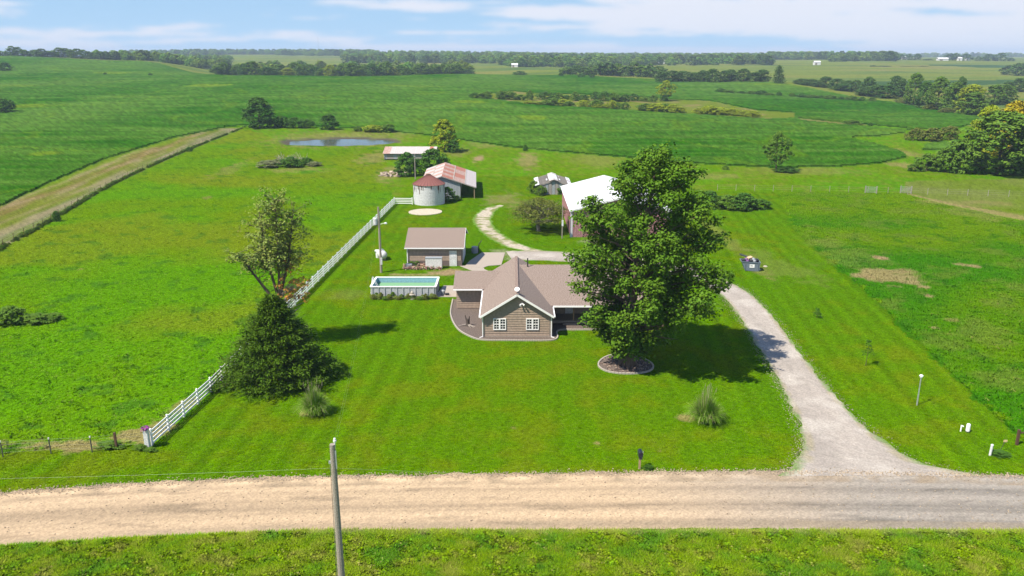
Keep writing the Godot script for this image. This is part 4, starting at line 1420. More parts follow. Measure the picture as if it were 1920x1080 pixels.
func make_house() -> void:
	var o := thing("farmhouse", "single-storey brown clapboard house with cross-gabled brown shingle roof and porch", "house", Vector3(0.5, 0, -80))
	var B := Vector3(0.5, 0, -80)
	var eave := 2.38
	var ridge := 4.45
	var zf := -75.0
	var zb := -89.6
	# walls
	var w := MB.new()
	wall_gable(w, Vector3(-2.8, 0, zf) - B, Vector3(3.8, 0, zf) - B, eave, ridge - 0.1, Vector3(0, 0, 0.15))
	bpart(o, "wall", w, M.siding)
	for s in [[Vector3(-2.8, 0, zf), Vector3(-2.8, 0, zb), Vector3.LEFT], [Vector3(3.8, 0, zf), Vector3(3.8, 0, zb), Vector3.RIGHT]]:
		var c: Vector3 = (s[0] + s[1]) * 0.5 - B + Vector3.UP * eave * 0.5
		box_part(o, "wall", c - s[2] * 0.1, Vector3(0.15, eave, absf(s[0].z - s[1].z) - 0.4), M.siding)
		lap_boards(o, s[0] - B, s[1] - B, 0.16, eave, s[2], M.siding)
	lap_boards(o, Vector3(-2.72, 0, zf + 0.012) - B, Vector3(3.72, 0, zf + 0.012) - B, 0.16, ridge - 0.15, Vector3(0, 0, 1), M.siding, ridge - 0.1, eave)
	for x in [-2.8, 3.8]:
		box_part(o, "corner_trim", Vector3(x, eave * 0.5, zf + 0.03) - B, Vector3(0.12, eave, 0.12), M.siding_light)
	box_part(o, "foundation", Vector3(0.5, 0.07, zf + 0.005) - B, Vector3(6.5, 0.18, 0.1), M.concrete)
	for x in [-1.23, 2.03]:
		window_unit(o, Vector3(x, 1.38, zf + 0.03) - B, 1.27, 1.2, Vector3(0, 0, 1), Vector3.RIGHT)
	# centre roof
	var run := 3.3
	var oh := 0.36
	var slope := (ridge - eave) / run
	var rb := ridge + 0.14
	var el := rb - slope * (run + oh)
	for s in [-1.0, 1.0]:
		var x: float = 0.5 + s * (run + oh)
		var roof := sheet_part(o, "roof", Vector3(0.5, rb, zf + 0.42) - B, Vector3(x, el, zf + 0.42) - B, Vector3(x, el, zb - 0.4) - B, Vector3(0.5, rb, zb - 0.4) - B, 0.12, M.shingle)
		# white rake board and gutter
		var rk := MB.new()
		rk.bar(Vector3(0.5, rb - 0.1, zf + 0.45) - B, Vector3(x, el - 0.1, zf + 0.45) - B, 0.05, 0.2)
		bpart(roof, "rake_board", rk, M.white_vinyl)
		var zend := -83.6 if s < 0 else -78.0
		box_part(roof, "gutter", Vector3(x + s * 0.06, el - 0.08, (zf + 0.4 + zend) * 0.5) - B, Vector3(0.12, 0.13, absf(zf + 0.4 - zend)), M.white_vinyl)
		var dp := MB.new()
		dp.box(Vector3(0.5 + s * 3.42, 1.08, zf + 0.12) - B, Vector3(0.09, 2.1, 0.09))
		dp.bar(Vector3(0.5 + s * 3.42, 0.06, zf + 0.1) - B, Vector3(0.5 + s * 3.72, 0.02, zf + 0.3) - B, 0.09, 0.09)
		dp.bar(Vector3(x, el - 0.12, zf + 0.3) - B, Vector3(0.5 + s * 3.42, 2.1, zf + 0.12) - B, 0.09, 0.09)
		bpart(o, "downspout", dp, M.white_vinyl)
	var cap := MB.new()
	cap.bar(Vector3(0.5, rb + 0.0, zf + 0.42) - B, Vector3(0.5, rb + 0.0, zb - 0.4) - B, 0.3, 0.03)
	bpart(o, "ridge_cap", cap, M.shingle_cap)
	var wb := MB.new()
	wall_gable(wb, Vector3(-2.8, 0, zb) - B, Vector3(3.8, 0, zb) - B, eave, ridge - 0.1, Vector3(0, 0, -0.15))
	bpart(o, "wall", wb, M.siding)
	# right wing under one long roof that covers the porch
	var zr := -86.7
	var xr := 14.2
	var fr := -77.7
	var rr := 4.42
	var sr := (rr - 2.42) / (fr - zr)
	var rw := sheet_part(o, "roof", Vector3(0.6, rr, zr) - B, Vector3(xr, rr, zr) - B, Vector3(xr, 2.42, fr) - B, Vector3(0.6, 2.42, fr) - B, 0.12, M.shingle)
	box_part(rw, "gutter", Vector3((4.2 + xr) * 0.5, 2.34, fr + 0.06) - B, Vector3(xr - 4.2, 0.14, 0.12), M.white_vinyl)
	sheet_part(o, "roof", Vector3(0.6, rr - 0.002, zr) - B, Vector3(xr, rr - 0.002, zr) - B, Vector3(xr, 2.5, zr - 6.5) - B, Vector3(0.6, 2.5, zr - 6.5) - B, 0.12, M.shingle)
	var zw := -81.6
	box_part(o, "wall", Vector3((3.9 + xr - 0.4) * 0.5, 1.35, zw - 0.1) - B, Vector3(xr - 4.3, 2.7, 0.18), M.siding)
	lap_boards(o, Vector3(3.95, 0, zw) - B, Vector3(xr - 0.4, 0, zw) - B, 0.35, 2.6, Vector3(0, 0, 1), M.siding)
	window_unit(o, Vector3(9.4, 1.5, zw + 0.04) - B, 1.4, 1.2, Vector3(0, 0, 1), Vector3.RIGHT)
	var door := box_part(o, "door", Vector3(6.2, 1.4, zw + 0.06) - B, Vector3(0.95, 2.1, 0.07), M.white_paint)
	box_part(door, "door_handle", Vector3(6.55, 1.35, zw + 0.12) - B, Vector3(0.06, 0.06, 0.06), M.steel)
	box_part(o, "wall", Vector3(xr - 0.45, 1.35, -87.0) - B, Vector3(0.18, 2.7, 10.6), M.siding)
	box_part(o, "wall", Vector3(8.0, 1.2, -92.9) - B, Vector3(12.0, 2.4, 0.18), M.siding)
	box_part(o, "porch_floor", Vector3((4.0 + xr) * 0.5, 0.16, -80.3) - B, Vector3(xr - 4.0, 0.32, 2.35), M.concrete)
	for x in [6.45, 10.4, 13.9]:
		box_part(o, "porch_post", Vector3(x, 1.36, -79.35) - B, Vector3(0.15, 2.1, 0.15), M.post_tan)
	box_part(o, "porch_step", Vector3(6.1, 0.09, -78.85) - B, Vector3(1.6, 0.16, 0.42), M.concrete)
	# left wing
	var zl := -87.3
	var rl := 3.55
	var fl := -83.75
	var lw := sheet_part(o, "roof", Vector3(-6.45, rl, zl) - B, Vector3(0.3, rl, zl) - B, Vector3(0.3, 2.42, fl) - B, Vector3(-6.45, 2.42, fl) - B, 0.12, M.shingle)
	box_part(lw, "gutter", Vector3(-4.85, 2.34, fl + 0.05) - B, Vector3(3.2, 0.13, 0.1), M.white_vinyl)
	sheet_part(o, "roof", Vector3(-6.45, rl - 0.002, zl) - B, Vector3(0.3, rl - 0.002, zl) - B, Vector3(0.3, 2.42, zl - 3.6) - B, Vector3(-6.45, 2.42, zl - 3.6) - B, 0.12, M.shingle)
	box_part(o, "wall", Vector3(-4.5, 1.18, -84.4) - B, Vector3(3.3, 2.3, 0.15), M.siding)
	lap_boards(o, Vector3(-6.12, 0, -84.3) - B, Vector3(-2.9, 0, -84.3) - B, 0.12, 2.35, Vector3(0, 0, 1), M.siding)
	var lg := MB.new()
	wall_gable(lg, Vector3(-6.13, 0, -84.4) - B, Vector3(-6.13, 0, -90.6) - B, 2.32, rl - 0.14, Vector3(-0.15, 0, 0))
	bpart(o, "wall", lg, M.siding)
	box_part(o, "wall", Vector3(-4.0, 1.15, -90.5) - B, Vector3(4.2, 2.3, 0.15), M.siding)
	box_part(o, "corner_post", Vector3(-3.05, 1.18, -84.15) - B, Vector3(0.16, 2.3, 0.14), M.siding_red)
	# stove pipe, yard light under the gable
	var pipe := MB.new()
	pipe.tube(Vector3(1.75, 3.9, -86.2) - B, Vector3(1.75, 5.3, -86.2) - B, 0.07, 0.07, 8)
	bpart(o, "vent_pipe", pipe, M.dark_iron)
	var sl := MB.new()
	sl.box(Vector3(1.0, 3.55, zf + 0.12) - B, Vector3(0.14, 0.14, 0.16))
	for s in [-1.0, 1.0]:
		sl.tube(Vector3(1.0 + s * 0.1, 3.5, zf + 0.16) - B, Vector3(1.0 + s * 0.2, 3.4, zf + 0.38) - B, 0.06, 0.1, 8)
	bpart(o, "floodlight", sl, M.white_vinyl)
	# satellite dish stands on the ridge, a thing of its own
	var dish := thing("satellite_dish", "round white satellite dish on the peak of the house's front gable", "satellite dish", Vector3(0.5, 4.55, -74.95))
	var db := MB.new()
	var aim := Basis.from_euler(Vector3(0.7, -0.2, 0))
	for i in 20:
		var a := TAU * i / 20.0
		var b2 := TAU * (i + 1) / 20.0
		for k in 3:
			var r0 := 0.25 * k / 3.0
			var r1 := 0.25 * (k + 1) / 3.0
			var P := func(r: float, t: float) -> Vector3: return aim * Vector3(cos(t) * r, r * r * 0.7, sin(t) * r) + Vector3(0, 0.42, 0)
			db.quad_out(P.call(r0, a), P.call(r1, a), P.call(r1, b2), P.call(r0, b2), Vector3.UP)
	bpart(dish, "reflector", db, M.white_vinyl)
	var da := MB.new()
	da.tube(Vector3(0, 0, 0), Vector3(0, 0.4, -0.02), 0.03, 0.03, 6)
	da.tube(Vector3(0, 0.4, 0.1), Vector3(0.02, 0.65, 0.4), 0.018, 0.018, 5)
	bpart(dish, "mast", da, M.steel)
	# mulch bed round the front
	var bed_px := [[872, 560], [849, 562], [845, 590], [857, 616], [880, 631], [905, 638], [960, 639], [1030, 639], [1045, 634], [1044, 623], [1054, 619], [1074, 619], [1100, 619], [1165, 618], [1165, 606], [1040, 606], [1034, 600], [1034, 628], [905, 628], [905, 575], [872, 577]]
	var pts := PackedVector2Array()
	for q in bed_px:
		var p := flat(q[0], q[1])
		pts.append(Vector2(p.x, p.z))
	structure("mulch_bed", slab(pts, -0.05, 0.03), M.mulch)
	var line := []
	for i in range(1, 14):
		line.append(flat(bed_px[i][0], bed_px[i][1]))
	edging_blocks("bed_edging", "pale scalloped edging stones curving round the house's mulch bed", resample(line, 130))
	# stump in the bed
	var st := thing("tree_stump", "dark weathered stump with spreading roots in the mulch bed", "stump", Vector3(-4.6, 0.02, -78.4))
	rng.seed = 41
	var sb := MB.new()
	sb.lathe(Vector3.ZERO, [[0.3, 0.0], [0.2, 0.3], [0.17, 0.75], [0.02, 0.8]], 9)
	sb.tube(Vector3(-0.1, 0.5, 0), Vector3(-0.25, 1.15, 0), 0.1, 0.04, 6)
	sb.tube(Vector3(0.1, 0.5, 0), Vector3(0.2, 1.05, 0.05), 0.1, 0.05, 6)
	bpart(st, "bole", sb, M.dark_timber)
	var rt := MB.new()
	for i in 9:
		var a := rng.randf() * TAU
		rt.tube(Vector3(cos(a) * 0.15, 0.16, sin(a) * 0.15), Vector3(cos(a) * rng.randf_range(0.6, 1.1), 0.03, sin(a) * rng.randf_range(0.6, 1.0)), 0.08, 0.03, 5)
	bpart(st, "roots", rt, M.dead_wood)


func edging_blocks(called: String, label: String, line: Array) -> void:
	var b := MB.new()
	for i in line.size() - 1:
		var p: Vector3 = line[i].lerp(line[i + 1], 0.06)
		var q: Vector3 = line[i].lerp(line[i + 1], 0.94)
		b.bar(p + Vector3.UP * 0.05, q + Vector3.UP * 0.05, 0.13, 0.16 + 0.02 * (i % 2))
	solo(called, b.mesh(), M.edging, label, "edging")


func make_garage() -> void:
	var B := Vector3(-10.3, 0, -107.4)
	var o := thing("garage", "small detached brown garage with shingle roof and white side door", "garage", B)
	var x0 := -13.9
	var x1 := -6.7
	var zf := -103.0
	var zb := -111.8
	var eave := 2.55
	var ridge := 4.15
	var zm := (zf + zb) * 0.5
	box_part(o, "wall", Vector3((x0 + x1) * 0.5, eave * 0.5, zf - 0.09) - B, Vector3(x1 - x0 - 0.1, eave, 0.16), M.siding)
	box_part(o, "wall", Vector3((x0 + x1) * 0.5, eave * 0.5, zb + 0.09) - B, Vector3(x1 - x0 - 0.1, eave, 0.16), M.siding)
	var w := MB.new()
	wall_gable(w, Vector3(x0, 0, zf) - B, Vector3(x0, 0, zb) - B, eave, ridge - 0.05, Vector3(-0.15, 0, 0))
	bpart(o, "end_wall", w, M.siding_light)
	w = MB.new()
	wall_gable(w, Vector3(x1, 0, zf) - B, Vector3(x1, 0, zb) - B, eave, ridge - 0.05, Vector3(0.15, 0, 0))
	bpart(o, "end_wall", w, M.siding_light)
	lap_boards(o, Vector3(x0 + 0.1, 0, zf) - B, Vector3(x1 - 0.1, 0, zf) - B, 0.75, eave, Vector3(0, 0, 1), M.siding)
	box_part(o, "base_course", Vector3((x0 + x1) * 0.5, 0.38, zf + 0.005) - B, Vector3(x1 - x0, 0.74, 0.07), M.brick_wall)
	for s in [-1.0, 1.0]:
		var ze: float = zm + s * 4.75
		var roof := sheet_part(o, "roof", Vector3(x0 - 0.35, ridge + 0.13, zm) - B, Vector3(x1 + 0.35, ridge + 0.13, zm) - B, Vector3(x1 + 0.35, eave + 0.03, ze) - B, Vector3(x0 - 0.35, eave + 0.03, ze) - B, 0.12, M.shingle)
		box_part(roof, "gutter", Vector3((x0 + x1) * 0.5, eave - 0.06, ze + s * 0.05) - B, Vector3(x1 - x0 + 0.7, 0.13, 0.1), M.white_vinyl)
		var rk := MB.new()
		rk.bar(Vector3(x1 + 0.37, ridge + 0.02, zm) - B, Vector3(x1 + 0.37, eave - 0.08, ze) - B, 0.04, 0.18)
		bpart(roof, "rake_board", rk, M.white_vinyl)
	box_part(o, "downspout", Vector3(x0 - 0.02, 1.2, zf + 0.14) - B, Vector3(0.1, 2.4, 0.1), M.white_vinyl)
	var door := box_part(o, "side_door", Vector3(-7.85, 1.05, zf + 0.06) - B, Vector3(1.0, 2.1, 0.08), M.white_paint)
	var pn := MB.new()
	for y in [0.5, 1.5]:
		pn.box(Vector3(-7.85, y, zf + 0.103) - B, Vector3(0.66, 0.7, 0.012))
	bpart(door, "door_panel", pn, M.white_metal)
	box_part(door, "door_handle", Vector3(-8.25, 1.0, zf + 0.12) - B, Vector3(0.06, 0.06, 0.06), M.steel)
	var gd := box_part(o, "overhead_door", Vector3(x1 + 0.06, 1.15, zm) - B, Vector3(0.07, 2.3, 5.0), M.white_paint)
	for k in 4:
		box_part(gd, "door_panel", Vector3(x1 + 0.1, 0.3 + k * 0.56, zm) - B, Vector3(0.02, 0.5, 4.9), M.white_metal)
	# chest freezer or cabinet by the front wall
	var f := thing("white_cabinet", "large white metal cabinet with grey lid against the garage front", "cabinet", Vector3(-10.3, 0, -101.75))
	box_part(f, "body", Vector3(0, 0.72, 0), Vector3(2.15, 1.36, 0.8), M.white_paint)
	box_part(f, "lid", Vector3(0, 1.46, 0), Vector3(2.2, 0.1, 0.86), M.grey_plastic)
	box_part(f, "base", Vector3(0, 0.02, 0), Vector3(2.1, 0.06, 0.76), M.grey_plastic)
	# flower bed
	rng.seed = 52
	var fl := MB.new()
	for i in 420:
		var p := flat(rng.randf_range(757, 828), rng.randf_range(499, 506))
		fl.col = [Color(0.42, 0.26, 0.2), Color(0.3, 0.14, 0.12), Color(0.09, 0.17, 0.03), Color(0.5, 0.36, 0.26)][rng.randi() % 4]
		for k in 5:
			fl.leaf(p + Vector3(0, rng.randf_range(0.05, 0.35), 0) + rand_dir() * 0.1, rand_dir(), Vector3.UP, 0.2, 0.14)
	var fb := solo("flower_row", fl.mesh(), M.stone, "row of pinkish brown flowering plants in front of the white cabinet", "flower bed")
	fb.set_meta("kind", "stuff")
	for a in [[782, 497, 487, 26, "leaf_mid", "low green bush growing against the garage wall"], [772, 500, 494, 14, "leaf_mid", "small green bush at the garage corner beside the flower row"]]:
		seen_tree(a[0], a[1], a[2], a[3], "shrub", a[4], "garden_bush", a[5])
	var ac := thing("air_conditioner", "grey box at the garage corner beside the flower row", "air conditioner", flat(767, 503))
	box_part(ac, "housing", Vector3(0, 0.3, 0), Vector3(0.8, 0.6, 0.6), M.grey_plastic)
	var gr := MB.new()
	for k in 5:
		gr.box(Vector3(0, 0.1 + k * 0.1, 0.31), Vector3(0.7, 0.03, 0.02))
	bpart(ac, "grille", gr, M.steel)
	# scrap by the big door: barrel with black pipe
	var sc := thing("scrap_barrel", "grey drum with a bent black pipe behind the garage corner", "barrel", Vector3(-5.3, 0, -110.4))
	var sm := MB.new()
	sm.lathe(Vector3.ZERO, [[0.0, 0.0], [0.45, 0.0], [0.47, 0.4], [0.45, 0.9], [0.0, 0.92]], 14)
	bpart(sc, "drum", sm, M.grey_plastic)
	var sp := MB.new()
	sp.tube(Vector3(0.5, 0, 0), Vector3(0.6, 1.3, 0), 0.09, 0.08, 6)
	sp.tube(Vector3(0.6, 1.3, 0), Vector3(1.0, 1.8, 0), 0.08, 0.06, 6)
	bpart(sc, "pipe", sp, M.dark_iron)


func make_pool() -> void:
	var B := Vector3(-12.6, 0, -90.5)
	var o := thing("swimming_pool", "rectangular above-ground swimming pool with green water and grey ribbed wall", "pool", B)
	var hx := 3.75
	var hz := 2.05
	var h := 1.3
	for s in [[Vector3(0, h * 0.5, hz), Vector3(hx * 2, h, 0.1)], [Vector3(0, h * 0.5, -hz), Vector3(hx * 2, h, 0.1)], [Vector3(hx - 0.05, h * 0.5, 0), Vector3(0.1, h, hz * 2 - 0.1)], [Vector3(-hx + 0.05, h * 0.5, 0), Vector3(0.1, h, hz * 2 - 0.1)]]:
		box_part(o, "wall", s[0], s[1], M.pool_wall)
	for s in [[Vector3(0, h * 0.5 + 0.05, hz - 0.075), Vector3(hx * 2 - 0.2, h - 0.1, 0.03)], [Vector3(0, h * 0.5 + 0.05, -hz + 0.075), Vector3(hx * 2 - 0.2, h - 0.1, 0.03)], [Vector3(hx - 0.13, h * 0.5 + 0.05, 0), Vector3(0.03, h - 0.1, hz * 2 - 0.3)], [Vector3(-hx + 0.13, h * 0.5 + 0.05, 0), Vector3(0.03, h - 0.1, hz * 2 - 0.3)]]:
		box_part(o, "liner", s[0], s[1], M.pool_liner)
	box_part(o, "water", Vector3(0, 0.36, 0), Vector3(hx * 2 - 0.35, 0.7, hz * 2 - 0.35), M.pool_water)
	for s in [[Vector3(0, h + 0.03, hz), Vector3(hx * 2 + 0.16, 0.07, 0.24)], [Vector3(0, h + 0.03, -hz), Vector3(hx * 2 + 0.16, 0.07, 0.24)], [Vector3(hx, h + 0.031, 0), Vector3(0.24, 0.07, hz * 2 - 0.24)], [Vector3(-hx, h + 0.031, 0), Vector3(0.24, 0.07, hz * 2 - 0.24)]]:
		box_part(o, "top_rail", s[0], s[1], M.white_vinyl)
	for i in 11:
		box_part(o, "upright", Vector3(-hx + 0.2 + i * (hx * 2 - 0.4) / 10.0, h * 0.5, hz + 0.09), Vector3(0.07, h, 0.06), M.pool_wall)
	for i in 5:
		box_part(o, "upright", Vector3(hx + 0.05, h * 0.5, -hz + 0.4 + i * 0.8), Vector3(0.06, h, 0.07), M.pool_wall)
	var ld := MB.new()
	for s in [-0.25, 0.25]:
		ld.tube(Vector3(-hx - 0.35, 0, s), Vector3(-hx - 0.1, 1.9, s), 0.035, 0.035, 6)
		ld.tube(Vector3(-hx - 0.1, 1.9, s), Vector3(-hx + 0.5, 0.7, s), 0.035, 0.035, 6)
	for k in 4:
		ld.box(Vector3(-hx - 0.3 + k * 0.05, 0.3 + k * 0.35, 0), Vector3(0.12, 0.05, 0.5))
	bpart(o, "ladder", ld, M.white_vinyl)
	# weeds along the front
	rng.seed = 61
	for i in 22:
		var p := Vector3(-16.2 + i * 0.34 + rng.randf() * 0.3, 0, -87.9 + rng.randf_range(-0.3, 0.3))
		plant("weed_shrub", "weedy low shrub growing along the front wall of the pool", "shrub", "weeds along the pool wall", p, kinds["shrub%d" % (i % 4)], [M.leaf_olive, M.leaf_mid, M.leaf_ash][i % 3], Vector3(0.14 + 0.12 * rng.randf(), 0.1 + 0.18 * rng.randf(), 0.16), rng.randf() * TAU)
	# garden statue
	var g := thing("garden_urn", "small pale stone garden urn on the lawn before the pool weeds", "urn", flat(773, 561))
	var gm := MB.new()
	gm.lathe(Vector3.ZERO, [[0.0, 0.0], [0.28, 0.0], [0.26, 0.12], [0.13, 0.2], [0.16, 0.34], [0.32, 0.5], [0.34, 0.6], [0.16, 0.66]], 14)
	bpart(g, "bowl", gm, M.edging)
	var gt := MB.new()
	gt.lathe(Vector3.ZERO, [[0.15, 0.64], [0.2, 0.76], [0.14, 0.9], [0.0, 0.97]], 12)
	bpart(g, "finial", gt, M.edging)
	var pump := thing("pool_pump", "dark pool pump unit on the ground at the end of the pool", "pump", Vector3(-8.1, 0, -89.6))
	var pm := MB.new()
	pm.lathe(Vector3.ZERO, [[0.0, 0.0], [0.25, 0.0], [0.25, 0.5], [0.1, 0.62], [0.0, 0.63]], 12)
	bpart(pump, "filter", pm, M.grey_plastic)
	var pq := MB.new()
	pq.tube(Vector3(0.3, 0.2, 0.3), Vector3(0.75, 0.2, 0.3), 0.14, 0.14, 9)
	bpart(pump, "motor", pq, M.dark_iron)


func make_barns() -> void:
	# grain bin
	var bin := thing("grain_bin", "round corrugated steel grain bin with rusty red conical roof", "grain bin", Vector3(-15.75, 0, -150.2))
	var r := 2.95
	var eh := 3.78
	for k in 5:
		var prof := []
		var y0 := eh * k / 5.0
		for i in 15:
			var f := i / 14.0
			prof.append([r + 0.028 * sin(f * TAU * 7.0) + (0.012 if k % 2 else 0.0), y0 + f * (eh / 5.0 - 0.01)])
		var b := MB.new()
		b.lathe(Vector3.ZERO, prof, 40)
		bpart(bin, "wall_ring", b, M.zinc)
	var seg := 28
	for i in seg:
		var a := TAU * i / seg
		var c := TAU * (i + 1) / seg
		var pa := Vector3(cos(a), 0, sin(a))
		var pc := Vector3(cos(c), 0, sin(c))
		var b := MB.new()
		var top := 0.42
		b.quad_out(pa * (r + 0.16) + Vector3.UP * (eh - 0.05), pa * top + Vector3.UP * 5.35, pc * top + Vector3.UP * 5.35, pc * (r + 0.16) + Vector3.UP * (eh - 0.05), pa + pc + Vector3.UP)
		b.quad_out(pa * (r + 0.16) + Vector3.UP * (eh - 0.07), pa * top + Vector3.UP * 5.33, pc * top + Vector3.UP * 5.33, pc * (r + 0.16) + Vector3.UP * (eh - 0.07), -(pa + pc + Vector3.UP))
		b.bar(pa * (r + 0.17) + Vector3.UP * (eh - 0.03), pa * top + Vector3.UP * 5.38, 0.05, 0.07)
		bpart(bin, "roof_panel", b, M.rust_roof)
	var cp := MB.new()
	cp.lathe(Vector3.ZERO, [[0.44, 5.3], [0.44, 5.5], [0.5, 5.5], [0.0, 5.6]], 16)
	bpart(bin, "roof_cap", cp, M.rust_streak)
	rng.seed = 70
	for i in 34:
		var a := -rng.randf() * PI + PI
		var l := rng.randf_range(0.2, 1.1)
		var y := 3.7 - (rng.randf() * 0.9 if i % 3 == 0 else 0.0)
		var d := Vector3(cos(a), 0, sin(a))
		var b := MB.new()
		b.box(d * (r + 0.045) + Vector3.UP * (y - l * 0.5), Vector3(rng.randf_range(0.04, 0.14), l, 0.008), Basis(d.cross(Vector3.UP), Vector3.UP, d))
		bpart(bin, "rust_stain", b, M.rust_streak)
	# round concrete pad of a vanished bin
	var rp := PackedVector2Array()
	for i in 36:
		var a := TAU * i / 36.0
		rp.append(Vector2(cos(a) * 3.0 - 15.55, sin(a) * 2.95 - 141.0))
	solo("round_slab", slab(rp, -0.05, 0.1), M.old_concrete, "cracked pale round concrete slab in the grass before the grain bin", "slab")
	# rusty barn with lean-to
	var Q := Vector3(-13.7, 0, -155.0)
	var barn := thing("rusty_barn", "old pale barn with rust-streaked metal roof and open lean-to side", "barn", Q, "", 0.045)
	var ln := 20.0
	var rh := 4.35
	var sl := 0.335
	var w := MB.new()
	w.col = Color.WHITE
	for s in [0.0, -ln]:
		var z: float = s
		w.quad_out(Vector3(-3.6, 0, z), Vector3(-3.6, rh - 3.6 * sl, z), Vector3(0, rh, z), Vector3(0, 0, z), Vector3(0, 0, 1))
		w.quad_out(Vector3(3.5, 0, z), Vector3(3.5, rh - 3.5 * sl, z), Vector3(0, rh, z), Vector3(0, 0, z), Vector3(0, 0, 1))
	bpart(barn, "wall", w, M.blue_white_wall)
	for i in 12:
		var x := -3.55 + i * 0.6
		var hh := rh - absf(x + 0.25) * sl - 0.22
		box_part(barn, "wall_board", Vector3(x + 0.25, hh * 0.5, 0.03), Vector3(0.57, hh, 0.04), M.blue_white_wall)
	box_part(barn, "side_wall", Vector3(-3.6, 1.5, -ln * 0.5), Vector3(0.08, 3.0, ln - 0.1), M.weathered)
	box_part(barn, "side_wall", Vector3(3.5, 1.5, -ln * 0.5), Vector3(0.08, 3.0, ln - 0.1), M.weathered)
	var mats := [M.pale_sheet, M.rust_sheet, M.rust_deep, M.rust_sheet, M.pale_sheet]
	# right slope: four courses of sheets running down, left slope three
	for k in 8:
		var z0 := 0.35 - k * 2.6
		var z1 := z0 - 2.58
		for c in 3:
			var x0: float = [0.0, 2.25, 4.5][c]
			var x1: float = [2.27, 4.52, 6.7][c]
			var m: Material = [[M.rust_deep, M.rust_sheet, M.pale_sheet], [M.rust_sheet, M.rust_sheet, M.pale_sheet], [M.rust_deep, M.rust_deep, M.pale_sheet], [M.rust_sheet, M.rust_deep, M.pale_sheet]][k % 4][c]
			var lift := 0.05 + 0.012 * (2 - c)
			sheet_part(barn, "roof_sheet", Vector3(x0, rh - x0 * sl + lift + 0.1, z0), Vector3(x0, rh - x0 * sl + lift + 0.1, z1), Vector3(x1, rh - x1 * sl + lift + 0.1, z1), Vector3(x1, rh - x1 * sl + lift + 0.1, z0), 0.03, m)
		for c in 2:
			var x0: float = [0.0, -2.0][c]
			var x1: float = [-2.02, -4.1][c]
			var lift := 0.05 + 0.012 * (1 - c)
			sheet_part(barn, "roof_sheet", Vector3(x0, rh + x0 * sl + lift + 0.1, z0), Vector3(x0, rh + x0 * sl + lift + 0.1, z1), Vector3(x1, rh + x1 * sl + lift + 0.1, z1), Vector3(x1, rh + x1 * sl + lift + 0.1, z0), 0.03, [M.pale_sheet, M.rust_sheet][(k + c) % 2])
	# battens that show as pale lines
	for x in [2.25, 4.5, -2.0]:
		var bt := MB.new()
		bt.bar(Vector3(x, rh - absf(x) * sl + 0.2, 0.36), Vector3(x, rh - absf(x) * sl + 0.2, -ln - 0.3), 0.14, 0.03)
		bpart(barn, "batten", bt, M.edging)
	var rk := MB.new()
	rk.bar(Vector3(0, rh + 0.06, 0.38), Vector3(6.7, rh - 6.7 * sl + 0.06, 0.38), 0.06, 0.18)
	rk.bar(Vector3(0, rh + 0.06, 0.38), Vector3(-4.1, rh - 4.1 * sl + 0.06, 0.38), 0.06, 0.18)
	bpart(barn, "rake_board", rk, M.weathered)
	for k in 6:
		box_part(barn, "post", Vector3(6.3, 1.05, 0.1 - k * 4.0), Vector3(0.16, 2.15, 0.16), M.post_tan)
	# long low shed by the pond
	var S := Vector3(-27.6, 0, -216.5)
	var shed := thing("long_shed", "long low grey shed with rust-blotched metal roof below the pond", "shed", S)
	box_part(shed, "wall", Vector3(0, 0.85, 1.0), Vector3(13.6, 1.2, 0.12), M.weathered)
	for i in 16:
		box_part(shed, "wall_board", Vector3(-6.4 + i * 0.855, 0.9, 1.08), Vector3(0.82, 1.3, 0.05), M.weathered if i % 3 else M.blue_white_wall)
	box_part(shed, "wall", Vector3(0, 1.0, -6.5), Vector3(13.6, 2.0, 0.12), M.weathered)
	for x in [-6.75, 6.75]:
		box_part(shed, "end_wall", Vector3(x, 0.9, -2.75), Vector3(0.12, 1.8, 7.3), M.weathered)
		for z in [1.0, -2.5]:
			box_part(shed, "post", Vector3(x * 0.98, 0.4, z + 0.1), Vector3(0.16, 0.8, 0.16), M.dark_timber)
	for i in 15:
		var x0 := -7.1 + i * 0.95
		var m: Material = M.rust_sheet if i < 2 else (M.pale_sheet if i != 13 else M.rust_deep)
		var lift := 0.012 * (i % 2)
		sheet_part(shed, "roof_sheet", Vector3(x0, 1.72 + lift, 1.5), Vector3(x0, 3.1 + lift, -3.4), Vector3(x0 + 0.97, 3.1 + lift, -3.4), Vector3(x0 + 0.97, 1.72 + lift, 1.5), 0.03, m)
		sheet_part(shed, "roof_sheet", Vector3(x0, 1.72 + lift, -7.0), Vector3(x0, 3.09 + lift, -3.42), Vector3(x0 + 0.97, 3.09 + lift, -3.42), Vector3(x0 + 0.97, 1.72 + lift, -7.0), 0.03, M.pale_sheet)
	# collapsing shed: rafters bare where sheets are gone
	var C := Vector3(8.4, 0, -160.0)
	var ruin := thing("collapsing_shed", "small weathered shed with missing roof sheets showing bare rafters", "shed", C)
	var gw := MB.new()
	wall_gable(gw, Vector3(-3.0, 0, 0), Vector3(3.0, 0, 0), 1.7, 2.7, Vector3(0, 0, 0.1))
	wall_gable(gw, Vector3(-3.0, 0, -9.5), Vector3(3.0, 0, -9.5), 1.7, 2.7, Vector3(0, 0, 0.1))
	bpart(ruin, "wall", gw, M.weathered)
	for i in 9:
		var x := -2.7 + i * 0.67
		var hh := 2.62 - absf(x) * 0.33
		box_part(ruin, "wall_board", Vector3(x, hh * 0.5, 0.06), Vector3(0.58, hh, 0.05), M.weathered if i % 2 else M.blue_white_wall)
	for x in [-3.0, 3.0]:
		box_part(ruin, "side_wall", Vector3(x, 0.85, -4.75), Vector3(0.1, 1.7, 9.4), M.weathered)
